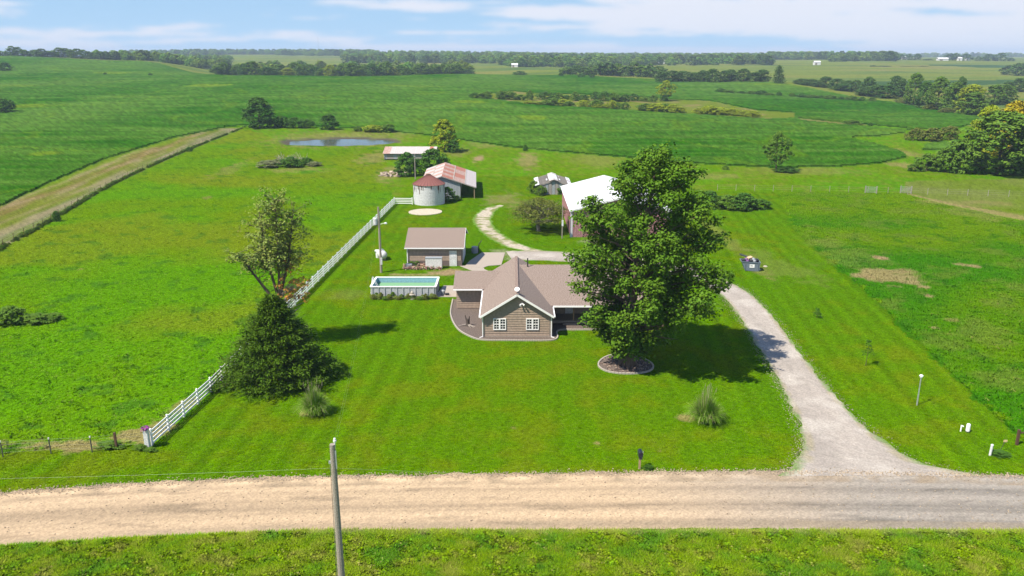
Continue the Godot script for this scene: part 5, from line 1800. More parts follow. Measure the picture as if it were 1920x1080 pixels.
	for i in 9:
		for s in [-1.0, 1.0]:
			var b := MB.new()
			b.bar(Vector3(0, 2.95, 0.2 - i * 1.2), Vector3(s * 3.6, 1.75, 0.2 - i * 1.2), 0.12, 0.14)
			bpart(ruin, "rafter", b, M.weathered)
	for s in [-1.0, 1.0]:
		for k in 3:
			var x0: float = s * [0.0, 1.2, 2.9][k]
			var x1: float = s * [0.9, 1.45, 3.75][k]
			for j in 5:
				if k == 1 and j % 2 == 0:
					continue
				if k == 1 and s < 0.0 and j > 2:
					continue
				var z0 := 0.45 - j * 2.08
				sheet_part(ruin, "roof_sheet", Vector3(x0, 3.1 - absf(x0) * 0.333, z0), Vector3(x0, 3.1 - absf(x0) * 0.333, z0 - 2.06), Vector3(x1, 3.1 - absf(x1) * 0.333, z0 - 2.06), Vector3(x1, 3.1 - absf(x1) * 0.333, z0), 0.03, M.white_metal if (j + k) % 4 else M.pale_sheet)
	# big machine barn with white roof
	var K := Vector3(16.6, 0, -120.6)
	var big := thing("machine_barn", "large metal barn with white roof and faded red siding behind the maple", "barn", K)
	var hw := 7.5
	var bl := 22.6
	var be := 4.2
	var br := 6.15
	var bw := MB.new()
	wall_gable(bw, Vector3(-hw + 0.1, 0, 0), Vector3(hw - 0.1, 0, 0), be - 0.05, br - 0.1, Vector3(0, 0, 0.1))
	wall_gable(bw, Vector3(-hw + 0.1, 0, -bl), Vector3(hw - 0.1, 0, -bl), be - 0.05, br - 0.1, Vector3(0, 0, -0.1))
	bpart(big, "wall", bw, M.pink_metal)
	for i in 16:
		var x := -hw + 0.5 + i * 0.94
		var hh := br - 0.15 - absf(x) / hw * (br - be) - 0.12
		var b := MB.new()
		b.box(Vector3(x, hh * 0.5, 0.03), Vector3(0.92, hh, 0.03))
		for k in 3:
			b.box(Vector3(x - 0.31 + k * 0.31, hh * 0.5, 0.055), Vector3(0.05, hh, 0.025))
		bpart(big, "wall_panel", b, M.pink_metal)
	for s in [-1.0, 1.0]:
		for i in 24:
			var b := MB.new()
			b.box(Vector3(s * hw, be * 0.5, -0.5 - i * 0.94), Vector3(0.04, be, 0.92))
			b.box(Vector3(s * (hw + 0.03), be * 0.5, -0.5 - i * 0.94), Vector3(0.03, be, 0.06))
			bpart(big, "wall_panel", b, M.pink_metal)
		for i in 12:
			var z0 := 0.5 - i * 1.97
			var lift := 0.01 * (i % 2)
			sheet_part(big, "roof_sheet", Vector3(0, br + 0.12 + lift, z0), Vector3(0, br + 0.12 + lift, z0 - 1.99), Vector3(s * (hw + 0.35), be + 0.04 + lift, z0 - 1.99), Vector3(s * (hw + 0.35), be + 0.04 + lift, z0), 0.04, M.white_roof)
		var fb := MB.new()
		fb.bar(Vector3(0, br, 0.52), Vector3(s * (hw + 0.3), be - 0.07, 0.52), 0.05, 0.25)
		bpart(big, "rake_trim", fb, M.white_metal)
		box_part(big, "corner_trim", Vector3(s * (hw - 0.05), be * 0.5, 0.08), Vector3(0.4, be, 0.08), M.trim_lilac)
	box_part(big, "sliding_door", Vector3(0.6, 2.0, 0.12), Vector3(5.2, 4.0, 0.06), M.pink_metal)


func make_fences() -> void:
	# white rail fence
	var line := [Vector3(-25.9, 0, -51.9), Vector3(-25.1, 0, -61.4), Vector3(-24.5, 0, -83.1), Vector3(-23.4, 0, -115.0), Vector3(-22.2, 0, -148.8), Vector3(-18.8, 0, -148.6)]
	var o := thing("rail_fence", "white four-rail vinyl fence running along the yard from the road to the grain bin", "fence", line[0])
	var posts := []
	for i in line.size() - 1:
		var n := maxi(1, roundi(line[i].distance_to(line[i + 1]) / 2.42))
		for k in n:
			posts.append(line[i].lerp(line[i + 1], k / float(n)) - line[0])
	posts.append(line[-1] - line[0])
	var pm := MB.new()
	pm.box(Vector3(0, 0.65, 0), Vector3(0.13, 1.3, 0.13))
	pm.lathe(Vector3(0, 1.3, 0), [[0.1, 0.0], [0.1, 0.03], [0.0, 0.09]], 4)
	var pmesh := pm.mesh()
	for i in posts.size():
		part(o, "post", pmesh, M.white_vinyl, posts[i])
		if i < posts.size() - 1:
			for k in 4:
				var y := 0.22 + k * 0.31
				var b := MB.new()
				b.bar(posts[i] + Vector3.UP * y, posts[i + 1] + Vector3.UP * y, 0.045, 0.14)
				bpart(o, "rail", b, M.white_vinyl)
	# end post with its flowers
	var e := thing("flower_post", "thick white end post of the rail fence topped with purple flowers", "post", Vector3(-26.05, 0, -51.5))
	var ep := MB.new()
	ep.box(Vector3(0, 0.72, 0), Vector3(0.3, 1.44, 0.3))
	bpart(e, "post", ep, M.white_paint)
	rng.seed = 81
	var ef := MB.new()
	for i in 60:
		ef.leaf(Vector3(rng.randf_range(-0.22, 0.22), 1.46 + rng.randf() * 0.22, rng.randf_range(-0.22, 0.22)), rand_dir(), (Vector3.UP + rand_dir() * 0.4).normalized(), 0.17, 0.14)
	bpart(e, "flowers", ef, M.purple_flower)
	for a in [[Vector3(-26.4, 0, -51.2), 0.26, 0.16], [Vector3(-28.8, 0, -51.6), 0.5, 0.17], [Vector3(-25.6, 0, -51.0), 0.22, 0.12]]:
		plant("post_shrub", "low weedy shrub at the foot of the flower-topped fence post", "shrub", "weeds at the fence end", a[0], kinds["shrub1"], M.leaf_mid, Vector3(a[1], a[2], a[1] * 0.6))
	# steel-post wire fence at the road end of the pasture
	var tf := thing("wire_fence", "wire fence on thin dark steel posts closing the pasture towards the road", "fence", flat(219, 842))
	var tp := [[-250, 900], [-130, 880], [-15, 866], [6, 857], [96, 851], [173, 848], [219, 842]]
	var tpos := []
	for q in tp:
		tpos.append(flat(q[0], q[1]) - tf.position)
	for i in tpos.size():
		var b := MB.new()
		b.box(tpos[i] + Vector3(0, 0.62, 0), Vector3(0.06, 1.25, 0.06) if i < 6 else Vector3(0.14, 1.35, 0.14))
		bpart(tf, "post", b, M.t_post if i < 6 else M.post_brown)
		var t := MB.new()
		t.box(tpos[i] + Vector3(0, 1.2, 0), Vector3(0.075, 0.12, 0.075))
		if i < 6:
			bpart(tf, "post_tip", t, M.white_paint)
	var wires := MB.new()
	for y in [0.35, 0.65, 0.95, 1.15]:
		for i in tpos.size() - 1:
			wires.tube(tpos[i] + Vector3.UP * y, tpos[i + 1] + Vector3.UP * y, 0.003, 0.003, 3, false)
		wires.tube(tpos[-1] + Vector3.UP * y, Vector3(-26.05, y, -51.5) - tf.position, 0.003, 0.003, 3, false)
	bpart(tf, "wire", wires, M.wire)
	# old brushy fence line between pasture and crop
	var bf := thing("field_fence", "old wooden-post fence overgrown along the edge of the pasture and crop", "fence", flat(0, 468))
	var fl := edge_line([[-250, 612], [0, 468], [100, 412], [200, 352], [300, 304], [400, 262], [455, 241]])
	var pts := resample(fl, 60)
	for i in pts.size():
		var b := MB.new()
		b.tube(pts[i] - bf.position + Vector3(0, -0.1, 0), pts[i] - bf.position + Vector3(0.03, 1.3, 0), 0.04, 0.035, 5)
		bpart(bf, "post", b, M.post_brown)
	var fw := MB.new()
	for y in [0.5, 1.0]:
		for i in pts.size() - 1:
			fw.tube(pts[i] - bf.position + Vector3.UP * y, pts[i + 1] - bf.position + Vector3.UP * y, 0.008, 0.008, 3, false)
	bpart(bf, "wire", fw, M.wire)
	rng.seed = 83
	var xf := []
	var cols := []
	var dense := resample(fl, 900)
	for p in dense:
		if noise_b.get_noise_2d(p.x * 2.5, p.z * 2.5) < -0.25:
			continue
		var s := rng.randf_range(0.09, 0.2)
		xf.append(Transform3D(Basis(Vector3.UP, rng.randf() * TAU).scaled(Vector3(s, s * 1.1, s)), p + Vector3(rng.randf_range(-0.3, 0.3), 0, rng.randf_range(-0.3, 0.3))))
		var k := rng.randf_range(0.5, 1.3)
		cols.append(Color(k * rng.randf_range(0.9, 1.4), k, k))
	stuff("weeds", "dark weeds growing along the old pasture fence line", "weeds", kinds["shrub2"][1], M.leaf_mid, xf, cols)
	# fence across the back of the yard, right of the hedge clump
	var rf := thing("back_fence", "thin steel-post fence with a wire gate across the back of the pasture", "fence", flat(1400, 358))
	var rp := resample(edge_line([[1345, 357], [1470, 359], [1600, 361], [1690, 364], [1780, 366], [1920, 370], [2050, 374]]), 20)
	for i in rp.size():
		var b := MB.new()
		b.box(rp[i] - rf.position + Vector3(0, 0.65, 0), Vector3(0.07, 1.3, 0.07))
		bpart(rf, "post", b, M.weathered)
	var gw := MB.new()
	for y in [0.4, 0.8, 1.15]:
		for i in rp.size() - 1:
			gw.tube(rp[i] - rf.position + Vector3.UP * y, rp[i + 1] - rf.position + Vector3.UP * y, 0.008, 0.008, 3, false)
	bpart(rf, "wire", gw, M.wire)
	for s in [[1622, 1643], [1688, 1708]]:
		var p := flat(s[0], 362)
		var q := flat(s[1], 363)
		var g := thing("field_gate", "weathered pipe gate in the thin fence across the back of the pasture", "gate", p, "pipe gates in the back fence")
		for k in 5:
			var b := MB.new()
			b.bar(Vector3(0, 0.25 + k * 0.26, 0), q - p + Vector3.UP * (0.25 + k * 0.26), 0.05, 0.05)
			bpart(g, "rail", b, M.steel)
		for t in [Vector3.ZERO, q - p]:
			var b := MB.new()
			b.box(t + Vector3(0, 0.75, 0), Vector3(0.16, 1.5, 0.16))
			bpart(g, "gate_post", b, M.weathered)


func sag(b: MB, p: Vector3, q: Vector3, drop: float, r: float) -> void:
	var last := p
	for i in 16:
		var f := (i + 1) / 16.0
		var c := p.lerp(q, f) - Vector3.UP * drop * 4.0 * f * (1.0 - f)
		b.tube(last, c, r, r, 4, false)
		last = c


func make_poles() -> void:
	var h := 10.2
	var foot := flat(623, 833, h)
	foot.y = 0.0
	var p := thing("utility_pole", "grey wooden utility pole at the near edge of the gravel road", "utility pole", foot)
	var pb := MB.new()
	pb.tube(Vector3(0, -0.3, 0), Vector3(0, h, 0), 0.19, 0.125, 12)
	bpart(p, "shaft", pb, M.pole_wood)
	var ins := MB.new()
	ins.tube(Vector3(0.08, h - 0.5, 0.0), Vector3(0.12, h + 0.15, 0), 0.03, 0.03, 6)
	ins.lathe(Vector3(0.12, h + 0.12, 0), [[0.0, 0.0], [0.07, 0.0], [0.075, 0.08], [0.045, 0.12], [0.05, 0.18], [0.0, 0.2]], 10)
	bpart(p, "insulator", ins, M.insulator)
	var brk := MB.new()
	brk.box(Vector3(-0.16, h - 0.9, 0), Vector3(0.1, 0.12, 0.1))
	brk.box(Vector3(0.13, h - 0.75, 0.05), Vector3(0.06, 0.9, 0.06))
	bpart(p, "bracket", brk, M.steel)
	var gr := MB.new()
	gr.tube(Vector3(-0.23, 0, 0.05), Vector3(-0.15, h - 1.0, 0.04), 0.012, 0.012, 4)
	bpart(p, "ground_wire", gr, M.wire)
	# yard pole with transformer and lamp arm
	var at := flat(715, 511)
	var y := thing("yard_pole", "tall weathered pole in the yard carrying a transformer and a lamp arm", "utility pole", at)
	var yh := 8.6
	var yb := MB.new()
	yb.tube(Vector3(0, -0.3, 0), Vector3(0, yh, 0), 0.17, 0.12, 10)
	bpart(y, "shaft", yb, M.pole_wood)
	var tr := MB.new()
	tr.lathe(Vector3(-0.42, 6.3, 0.05), [[0.0, 0.0], [0.24, 0.0], [0.26, 0.06], [0.26, 0.8], [0.2, 0.9], [0.0, 0.93]], 14)
	bpart(y, "transformer", tr, M.zinc)
	var la := MB.new()
	la.tube(Vector3(0.1, 6.35, 0), Vector3(0.75, 6.55, 0.05), 0.03, 0.03, 6)
	bpart(y, "lamp_arm", la, M.steel)
	var lh := MB.new()
	lh.lathe(Vector3(0.85, 6.42, 0.05), [[0.0, 0.0], [0.16, 0.0], [0.2, 0.1], [0.1, 0.2], [0.0, 0.22]], 10)
	bpart(y, "lamp_head", lh, M.white_metal)
	var mt := MB.new()
	mt.box(Vector3(0.1, 1.55, 0.17), Vector3(0.24, 0.9, 0.14))
	bpart(y, "meter_box", mt, M.zinc)
	# barnyard pole and meter pole by the machine barn
	var q := flat(779, 336)
	var bp := thing("barnyard_pole", "thin wooden service pole rising behind the grain bin", "utility pole", q)
	var bb := MB.new()
	bb.tube(Vector3(0, -0.3, 0), Vector3(0, 5.6, 0), 0.14, 0.1, 8)
	bpart(bp, "shaft", bb, M.pole_wood)
	var bi := MB.new()
	bi.box(Vector3(0.0, 5.1, 0.12), Vector3(0.35, 0.12, 0.1))
	bpart(bp, "bracket", bi, M.steel)
	var mp := flat(1054, 447)
	var me := thing("meter_pole", "slender service pole with a white meter box beside the machine barn", "utility pole", mp)
	var mb := MB.new()
	mb.tube(Vector3(0, -0.2, 0), Vector3(0, 5.2, 0), 0.09, 0.07, 8)
	bpart(me, "shaft", mb, M.pole_wood)
	box_part(me, "meter_box", Vector3(0.02, 2.4, 0.12), Vector3(0.26, 0.9, 0.16), M.white_metal)
	# wires
	var runs := [["power_line", "pair of thin power lines sagging from the road pole to the yard pole", [[foot + Vector3(0.12, h + 0.25, 0), at + Vector3(0.05, yh, 0), 1.1], [foot + Vector3(-0.1, h - 0.9, 0), at + Vector3(-0.05, yh - 1.0, 0), 1.3]]],
		["power_line", "thin power line running from the road pole along the gravel road", [[foot + Vector3(-0.16, h - 1.2, 0), Vector3(-75, 8.9, -33.4), 0.9], [foot + Vector3(0.16, h - 1.2, 0), Vector3(68, 8.9, -32.0), 0.9]]],
		["power_line", "thin service line from the yard pole to the barnyard pole", [[at + Vector3(0.05, yh - 0.6, 0), q + Vector3(0, 5.4, 0), 0.7]]],
		["power_line", "thin service line from the yard pole to the machine barn's meter pole", [[at + Vector3(0.1, yh - 1.2, 0), mp + Vector3(0, 5.0, 0), 0.8]]],
		["power_line", "thin guy line slanting from the barnyard pole to the white fence", [[q + Vector3(0, 5.2, 0), flat(741, 376), 0.02]]]]
	for r in runs:
		var b := MB.new()
		for s in r[2]:
			sag(b, s[0], s[1], s[2], 0.0018)
		solo(r[0], b.mesh(), M.wire, r[1], "power line", Vector3.ZERO, "power lines")


func make_small_things() -> void:
	rng.seed = 95
	# mulch ring round the maple
	var ring := []
	var pts := PackedVector2Array()
	for i in 49:
		var a := TAU * i / 48.0
		var rr := 2.45 + 0.12 * sin(a * 3.0)
		ring.append(Vector3(10.3 + cos(a) * rr, 0, -67.6 + sin(a) * rr * 0.98))
		if i < 48:
			pts.append(Vector2(ring[i].x, ring[i].z))
	structure("mulch_ring", slab(pts, -0.05, 0.04), M.mulch)
	edging_blocks("ring_edging", "pale ring of edging stones round the foot of the maple", ring)
	var litter := MB.new()
	for i in 260:
		var a := rng.randf() * TAU
		var d := sqrt(rng.randf()) * 2.2
		litter.col = [Color(0.2, 0.14, 0.11), Color(0.08, 0.055, 0.045), Color(0.3, 0.23, 0.18)][rng.randi() % 3]
		litter.box(Vector3(10.3 + cos(a) * d, 0.07, -67.6 + sin(a) * d), Vector3(rng.randf_range(0.08, 0.3), 0.06, rng.randf_range(0.04, 0.12)), Basis.from_euler(Vector3(rng.randf_range(-0.3, 0.3), rng.randf() * TAU, 0)))
	var lm := solo("bark_litter", litter.mesh(), M.stone, "loose bark chips lying in the maple's mulch ring", "bark chips")
	lm.set_meta("kind", "stuff")
	# mailbox
	var mp := flat(1199, 879)
	var m := thing("mailbox", "black rounded mailbox on a pale wooden post at the road edge", "mailbox", mp)
	box_part(m, "post", Vector3(0, 0.48, 0), Vector3(0.13, 1.0, 0.13), M.post_tan)
	var mb := MB.new()
	for i in 10:
		var a := PI * i / 10.0
		var c := PI * (i + 1) / 10.0
		var p0 := Vector3(cos(a) * 0.15, sin(a) * 0.15 + 1.26, 0)
		var p1 := Vector3(cos(c) * 0.15, sin(c) * 0.15 + 1.26, 0)
		for z in [-0.22, 0.34]:
			mb.tri_out(Vector3(0, 1.2, z), p0 + Vector3(0, 0, z), p1 + Vector3(0, 0, z), Vector3(0, 0, z))
		mb.quad_out(p0 + Vector3(0, 0, -0.22), p1 + Vector3(0, 0, -0.22), p1 + Vector3(0, 0, 0.34), p0 + Vector3(0, 0, 0.34), p0 - Vector3(0, 1.2, 0))
	mb.box(Vector3(0, 1.17, 0.06), Vector3(0.3, 0.18, 0.56))
	bpart(m, "box", mb, M.mailbox)
	box_part(m, "newspaper_tube", Vector3(0.0, 0.95, 0.08), Vector3(0.2, 0.16, 0.5), M.mailbox)
	box_part(m, "flag", Vector3(0.17, 1.3, 0.1), Vector3(0.015, 0.16, 0.06), M.white_paint)
	plant("mailbox_weed", "small dark weed clump beside the mailbox post", "weed", "", mp + Vector3(0.55, 0, 0.1), kinds["shrub0"], M.leaf_dark, Vector3(0.16, 0.13, 0.14))
	# yard lamp
	var lp := thing("lamp_post", "slim white lamp post with a small white cap on the mown strip", "lamp post", flat(1719, 760), "", 0.0)
	var lb := MB.new()
	lb.tube(Vector3(0, 0, 0), Vector3(0.0, 1.0, 0), 0.055, 0.055, 8)
	lb.tube(Vector3(0, 1.0, 0), Vector3(0.0, 2.4, 0), 0.042, 0.042, 8)
	bpart(lp, "shaft", lb, M.steel)
	var lh := MB.new()
	lh.lathe(Vector3(0, 2.38, 0), [[0.05, 0.0], [0.1, 0.05], [0.12, 0.18], [0.16, 0.19], [0.1, 0.25], [0.0, 0.3]], 12)
	bpart(lp, "cap", lh, M.white_vinyl)
	# utility stubs by the road
	var st := thing("vent_stub", "small white bent pipe stub in the grass beside the white pedestal", "pipe", flat(1801, 809))
	var sb := MB.new()
	sb.tube(Vector3.ZERO, Vector3(0, 0.5, 0), 0.05, 0.05, 8)
	sb.tube(Vector3(0, 0.47, 0), Vector3(0.14, 0.42, 0.02), 0.06, 0.06, 8)
	bpart(st, "pipe", sb, M.white_vinyl)
	var pd := thing("utility_pedestal", "white rounded utility pedestal in the grass beside the bent pipe stub", "pedestal", flat(1814, 810))
	var pb := MB.new()
	pb.lathe(Vector3(0, 0.08, 0), [[0.14, 0.0], [0.15, 0.06], [0.14, 0.5], [0.11, 0.58], [0.0, 0.6]], 12)
	bpart(pd, "cover", pb, M.white_vinyl)
	box_part(pd, "base", Vector3(0, 0.04, 0), Vector3(0.2, 0.12, 0.2), M.dark_iron)
	var mk := thing("marker_post", "white marker post standing in the grass near the road", "post", flat(1856, 854))
	var mm := MB.new()
	mm.tube(Vector3.ZERO, Vector3(0.03, 0.82, 0), 0.085, 0.085, 10)
	bpart(mk, "shaft", mm, M.white_paint)
	var mc := MB.new()
	mc.tube(Vector3(0.03, 0.82, 0), Vector3(0.03, 0.86, 0), 0.095, 0.07, 10)
	bpart(mk, "cap", mc, M.white_vinyl)
	var wv := flat(1873, 854)
	plant("marker_shrub", "low dark shrub at the foot of the white marker post", "shrub", "", wv, kinds["shrub3"], M.leaf_dark, Vector3(0.36, 0.12, 0.26))
	var sg := thing("stake_sign", "small tan sign on a thin leaning stake beside the marker post", "sign", flat(1875, 846))
	var sgb := MB.new()
	sgb.tube(Vector3.ZERO, Vector3(0.22, 0.75, 0), 0.02, 0.02, 5)
	bpart(sg, "stake", sgb, M.t_post)
	box_part(sg, "plate", Vector3(0.25, 0.8, 0), Vector3(0.26, 0.16, 0.03), M.orange_sign)
	var cp := thing("corner_brace", "rusty brown corner post with a brace rail near the road", "fence post", flat(1906, 834))
	box_part(cp, "post", Vector3(0, 0.6, 0), Vector3(0.16, 1.2, 0.16), M.post_brown)
	var cb := MB.new()
	cb.bar(Vector3(0, 0.95, 0), Vector3(2.6, 0.95, -0.2), 0.09, 0.09)
	bpart(cp, "brace_rail", cb, M.post_brown)
	box_part(cp, "brace_post", Vector3(2.6, 0.6, -0.2), Vector3(0.14, 1.2, 0.14), M.post_brown)
	# propane tank
	var pt := thing("propane_tank", "white horizontal propane tank on the lawn beside the yard pole", "tank", flat(717, 486))
	var tb := MB.new()
	var L := 0.75
	var R := 0.55
	var prof := []
	for i in 7:
		var a := PI * 0.5 * i / 6.0
		prof.append([R * sin(a), -L - R * 0.7 * cos(a)])
	for i in 7:
		var a := PI * 0.5 * i / 6.0
		prof.append([R * cos(a), L + R * 0.7 * sin(a)])
	tb.lathe(Vector3.ZERO, prof, 18)
	var tank := bpart(pt, "shell", tb, M.white_paint)
	tank.rotation = Vector3(PI / 2, 0, 0)
	tank.position = Vector3(0, 0.75, 0)
	pt.rotation.y = 0.35
	var dm := MB.new()
	dm.lathe(Vector3(0, 1.26, 0.05), [[0.2, 0.0], [0.2, 0.16], [0.0, 0.24]], 12)
	bpart(pt, "valve_dome", dm, M.grey_plastic)
	for s in [-0.6, 0.6]:
		box_part(pt, "leg", Vector3(0, 0.14, s), Vector3(0.75, 0.3, 0.16), M.concrete)
	var db := thing("white_drum", "white upright drum standing against the propane tank", "drum", flat(709, 483))
	var dd := MB.new()
	dd.lathe(Vector3.ZERO, [[0.0, 0.0], [0.3, 0.0], [0.32, 0.4], [0.3, 0.9], [0.0, 0.92]], 14)
	bpart(db, "barrel", dd, M.white_paint)
	box_part(db, "lid", Vector3(-0.02, 1.0, 0), Vector3(0.75, 0.16, 0.5), M.white_vinyl)
	# dumpster
	var D := flat(1406, 506)
	var dp := thing("dumpster", "blue-grey slant-sided dumpster heaped with rubbish on the mown strip", "dumpster", D, "", -0.12)
	var ds := MB.new()
	var prof2 := [Vector2(-0.72, 0.1), Vector2(1.05, 0.0), Vector2(1.12, 1.15), Vector2(-1.25, 1.28)]
	for i in 4:
		var a: Vector2 = prof2[i]
		var c: Vector2 = prof2[(i + 1) % 4]
		if i != 2:
			ds.quad_out(Vector3(a.x, a.y, 0.75), Vector3(c.x, c.y, 0.75), Vector3(c.x, c.y, -0.75), Vector3(a.x, a.y, -0.75), Vector3(a.x + c.x, a.y + c.y - 1.3, 0))
	for z in [-0.75, 0.75]:
		ds.quad_out(Vector3(-0.72, 0.1, z), Vector3(1.05, 0.0, z), Vector3(1.12, 1.15, z), Vector3(-1.25, 1.28, z), Vector3(0, 0, z))
	bpart(dp, "body", ds, M.dumpster)
	var rm := MB.new()
	for z in [-0.77, 0.77]:
		rm.bar(Vector3(-1.27, 1.28, z), Vector3(1.15, 1.15, z), 0.08, 0.1)
	rm.bar(Vector3(-1.27, 1.28, -0.73), Vector3(-1.27, 1.28, 0.73), 0.08, 0.1)
	rm.bar(Vector3(1.15, 1.15, -0.73), Vector3(1.15, 1.15, 0.73), 0.08, 0.1)
	for x in [-0.75, 0.85]:
		rm.bar(Vector3(x, 0.12, 0.785), Vector3(x * 1.02, 1.15, 0.785), 0.06, 0.06)
	bpart(dp, "rim", rm, M.dumpster)
	var lid := sheet_part(dp, "lid", Vector3(-1.3, 1.95, -1.0), Vector3(0.3, 1.42, -0.95), Vector3(0.3, 1.36, -0.55), Vector3(-1.3, 1.85, -0.6), 0.04, M.bag_black)
	lid.set_meta("label", "dark lid propped open")
	var plate := box_part(dp, "notice", Vector3(0.1, 0.72, 0.785), Vector3(0.62, 0.44, 0.02), M.white_vinyl)
	var pr := MB.new()
	pr.box(Vector3(0.0, 0.83, 0.797), Vector3(0.3, 0.06, 0.004))
	pr.box(Vector3(0.1, 0.73, 0.797), Vector3(0.4, 0.03, 0.004))
	pr.box(Vector3(0.05, 0.65, 0.797), Vector3(0.34, 0.03, 0.004))
	bpart(plate, "print", pr, M.label_print)
	for i in 9:
		var b := MB.new()
		var r := rng.randf_range(0.22, 0.34)
		var seg := 8
		var pf := []
		for k in 6:
			var a := PI * k / 5.0
			pf.append([r * sin(a) * (1.0 + 0.12 * sin(k * 5.0 + i)), -r * 0.75 * cos(a)])
		b.lathe(Vector3.ZERO, pf, seg)
		var px := -0.95 + (i % 5) * 0.46
		solo("rubbish_bag", b.mesh(), [M.bag_black, M.bag_purple, M.bag_black, M.grey_plastic, M.bag_black][i % 5], ["shiny black rubbish bag heaped in the dumpster", "purple rubbish bag heaped in the dumpster", "shiny black rubbish bag heaped in the dumpster", "grey rubbish bag heaped in the dumpster", "shiny black rubbish bag heaped in the dumpster"][i % 5], "rubbish bag", D + Vector3(px, 1.25 + 0.1 * (i % 2), -0.35 + 0.6 * (i / 5)), "rubbish in the dumpster")
	var cbx := MB.new()
	cbx.box(Vector3.ZERO, Vector3(0.7, 0.3, 0.45), Basis.from_euler(Vector3(0.2, 0.5, 0.15)))
	solo("carton", cbx.mesh(), M.carton, "tan cardboard carton lying on the rubbish in the dumpster", "carton", D + Vector3(-0.05, 1.5, -0.4))
	for a in [[1423, 506, 0.55, "pale scrap lying in the grass at the corner of the dumpster"], [1435, 500, 0.6, "pale scrap lying in the grass a few steps from the dumpster"]]:
		var b := MB.new()
		b.lathe(Vector3.ZERO, [[0.0, 0.0], [a[2] * 0.5, 0.02], [a[2] * 0.35, 0.12], [0.0, 0.16]], 7)
		solo("scrap", b.mesh(), M.edging, a[3], "litter", flat(a[0], a[1]))
	# far white buildings
	for a in [[747, 1680, 12.0, 5.0, 8.0, "small white barn with a dark open bay among far fields", "white_barn"], [965, 1190, 9.0, 3.6, 6.0, "far pale house at the edge of the middle wood", "far_house"], [1533, 1330, 10.0, 4.2, 7.0, "white shed standing alone on the far pasture", "white_shed"], [1236, 1480, 22.0, 4.5, 9.0, "far grey-roofed house among trees in the middle distance", "far_house"],
			[1768, 1720, 21.0, 3.6, 9.0, "long white barn on the far ridge", "white_barn"], [1800, 1740, 8.0, 5.0, 8.0, "small white house under the ridge trees beside the long white barn", "far_house"], [1815, 1745, 8.0, 4.0, 6.0, "small white outbuilding between the ridge trees", "far_house"], [1696, 1900, 10.0, 5.0, 8.0, "tiny white house at the end of the far wooded strip", "far_house"]]:
		var at := land(a[0], -a[1])
		var w: float = a[2]
		var hh: float = a[3]
		var dpt: float = a[4]
		var o := thing(a[6], a[5], "building", at)
		box_part(o, "wall", Vector3(0, hh * 0.5 - 0.5, 0), Vector3(w, hh + 1.0, dpt), M.white_paint)
		for s in [-1.0, 1.0]:
			sheet_part(o, "roof", Vector3(-w * 0.53, hh + dpt * 0.3, 0), Vector3(w * 0.53, hh + dpt * 0.3, 0), Vector3(w * 0.53, hh - 0.05, s * dpt * 0.56), Vector3(-w * 0.53, hh - 0.05, s * dpt * 0.56), 0.15, M.white_roof if a[0] != 1236 else M.weathered)
		box_part(o, "bay_door", Vector3(-w * 0.22, hh * 0.35, dpt * 0.5 + 0.03), Vector3(w * 0.3, hh * 0.7, 0.08), M.interior)
	# radio mast
	var ta := land(598, -2900)
	var tm := thing("radio_mast", "faint thin lattice radio mast above the far wooded ridge", "mast", ta)
	var tb2 := MB.new()
	for i in 3:
		var a := TAU * i / 3.0
		tb2.tube(Vector3(cos(a) * 0.5, 0, sin(a) * 0.5), Vector3(cos(a) * 0.3, 62, sin(a) * 0.3), 0.14, 0.1, 4)
	bpart(tm, "lattice_leg", tb2, M.steel)
	var tc := MB.new()
	for k in 20:
		tc.tube(Vector3(0.45, k * 3.1, 0), Vector3(-0.25, k * 3.1 + 3.0, 0.4), 0.07, 0.07, 3)
	bpart(tm, "lattice_brace", tc, M.steel)


# ---------------------------------------------------------------- grass
func blade_tuft(seed_: int, n: int, h: float, spread: float, w: float) -> ArrayMesh:
	rng.seed = seed_
	var b := MB.new()
	for i in n:
		var a := rng.randf() * TAU
		var p := Vector3(cos(a), 0, sin(a)) * rng.randf() * spread * 0.6
		var q := p + Vector3(cos(a) * rng.randf_range(0.5, 1.3) * h, h * rng.randf_range(0.4, 0.95), sin(a) * rng.randf_range(0.5, 1.3) * h)
		var side := Vector3(-sin(a), 0, cos(a)) * w
		b.col = Color.WHITE * rng.randf_range(0.75, 1.25)
		b.tri(p - side, q, p + side)
	for i in b.n.size():
		b.n[i] = (b.n[i] * signf(b.n[i].y + 0.001) * 0.45 + Vector3.UP).normalized()
	return b.mesh()


func weed_tuft(seed_: int) -> ArrayMesh:
	rng.seed = seed_
	var b := MB.new()
	clump(b, Vector3(0, 0.12, 0), 0.22, 11, 0.13, 0.6, 0.3)
	return b.mesh()


func off_road(p: Vector3) -> bool:
	return true


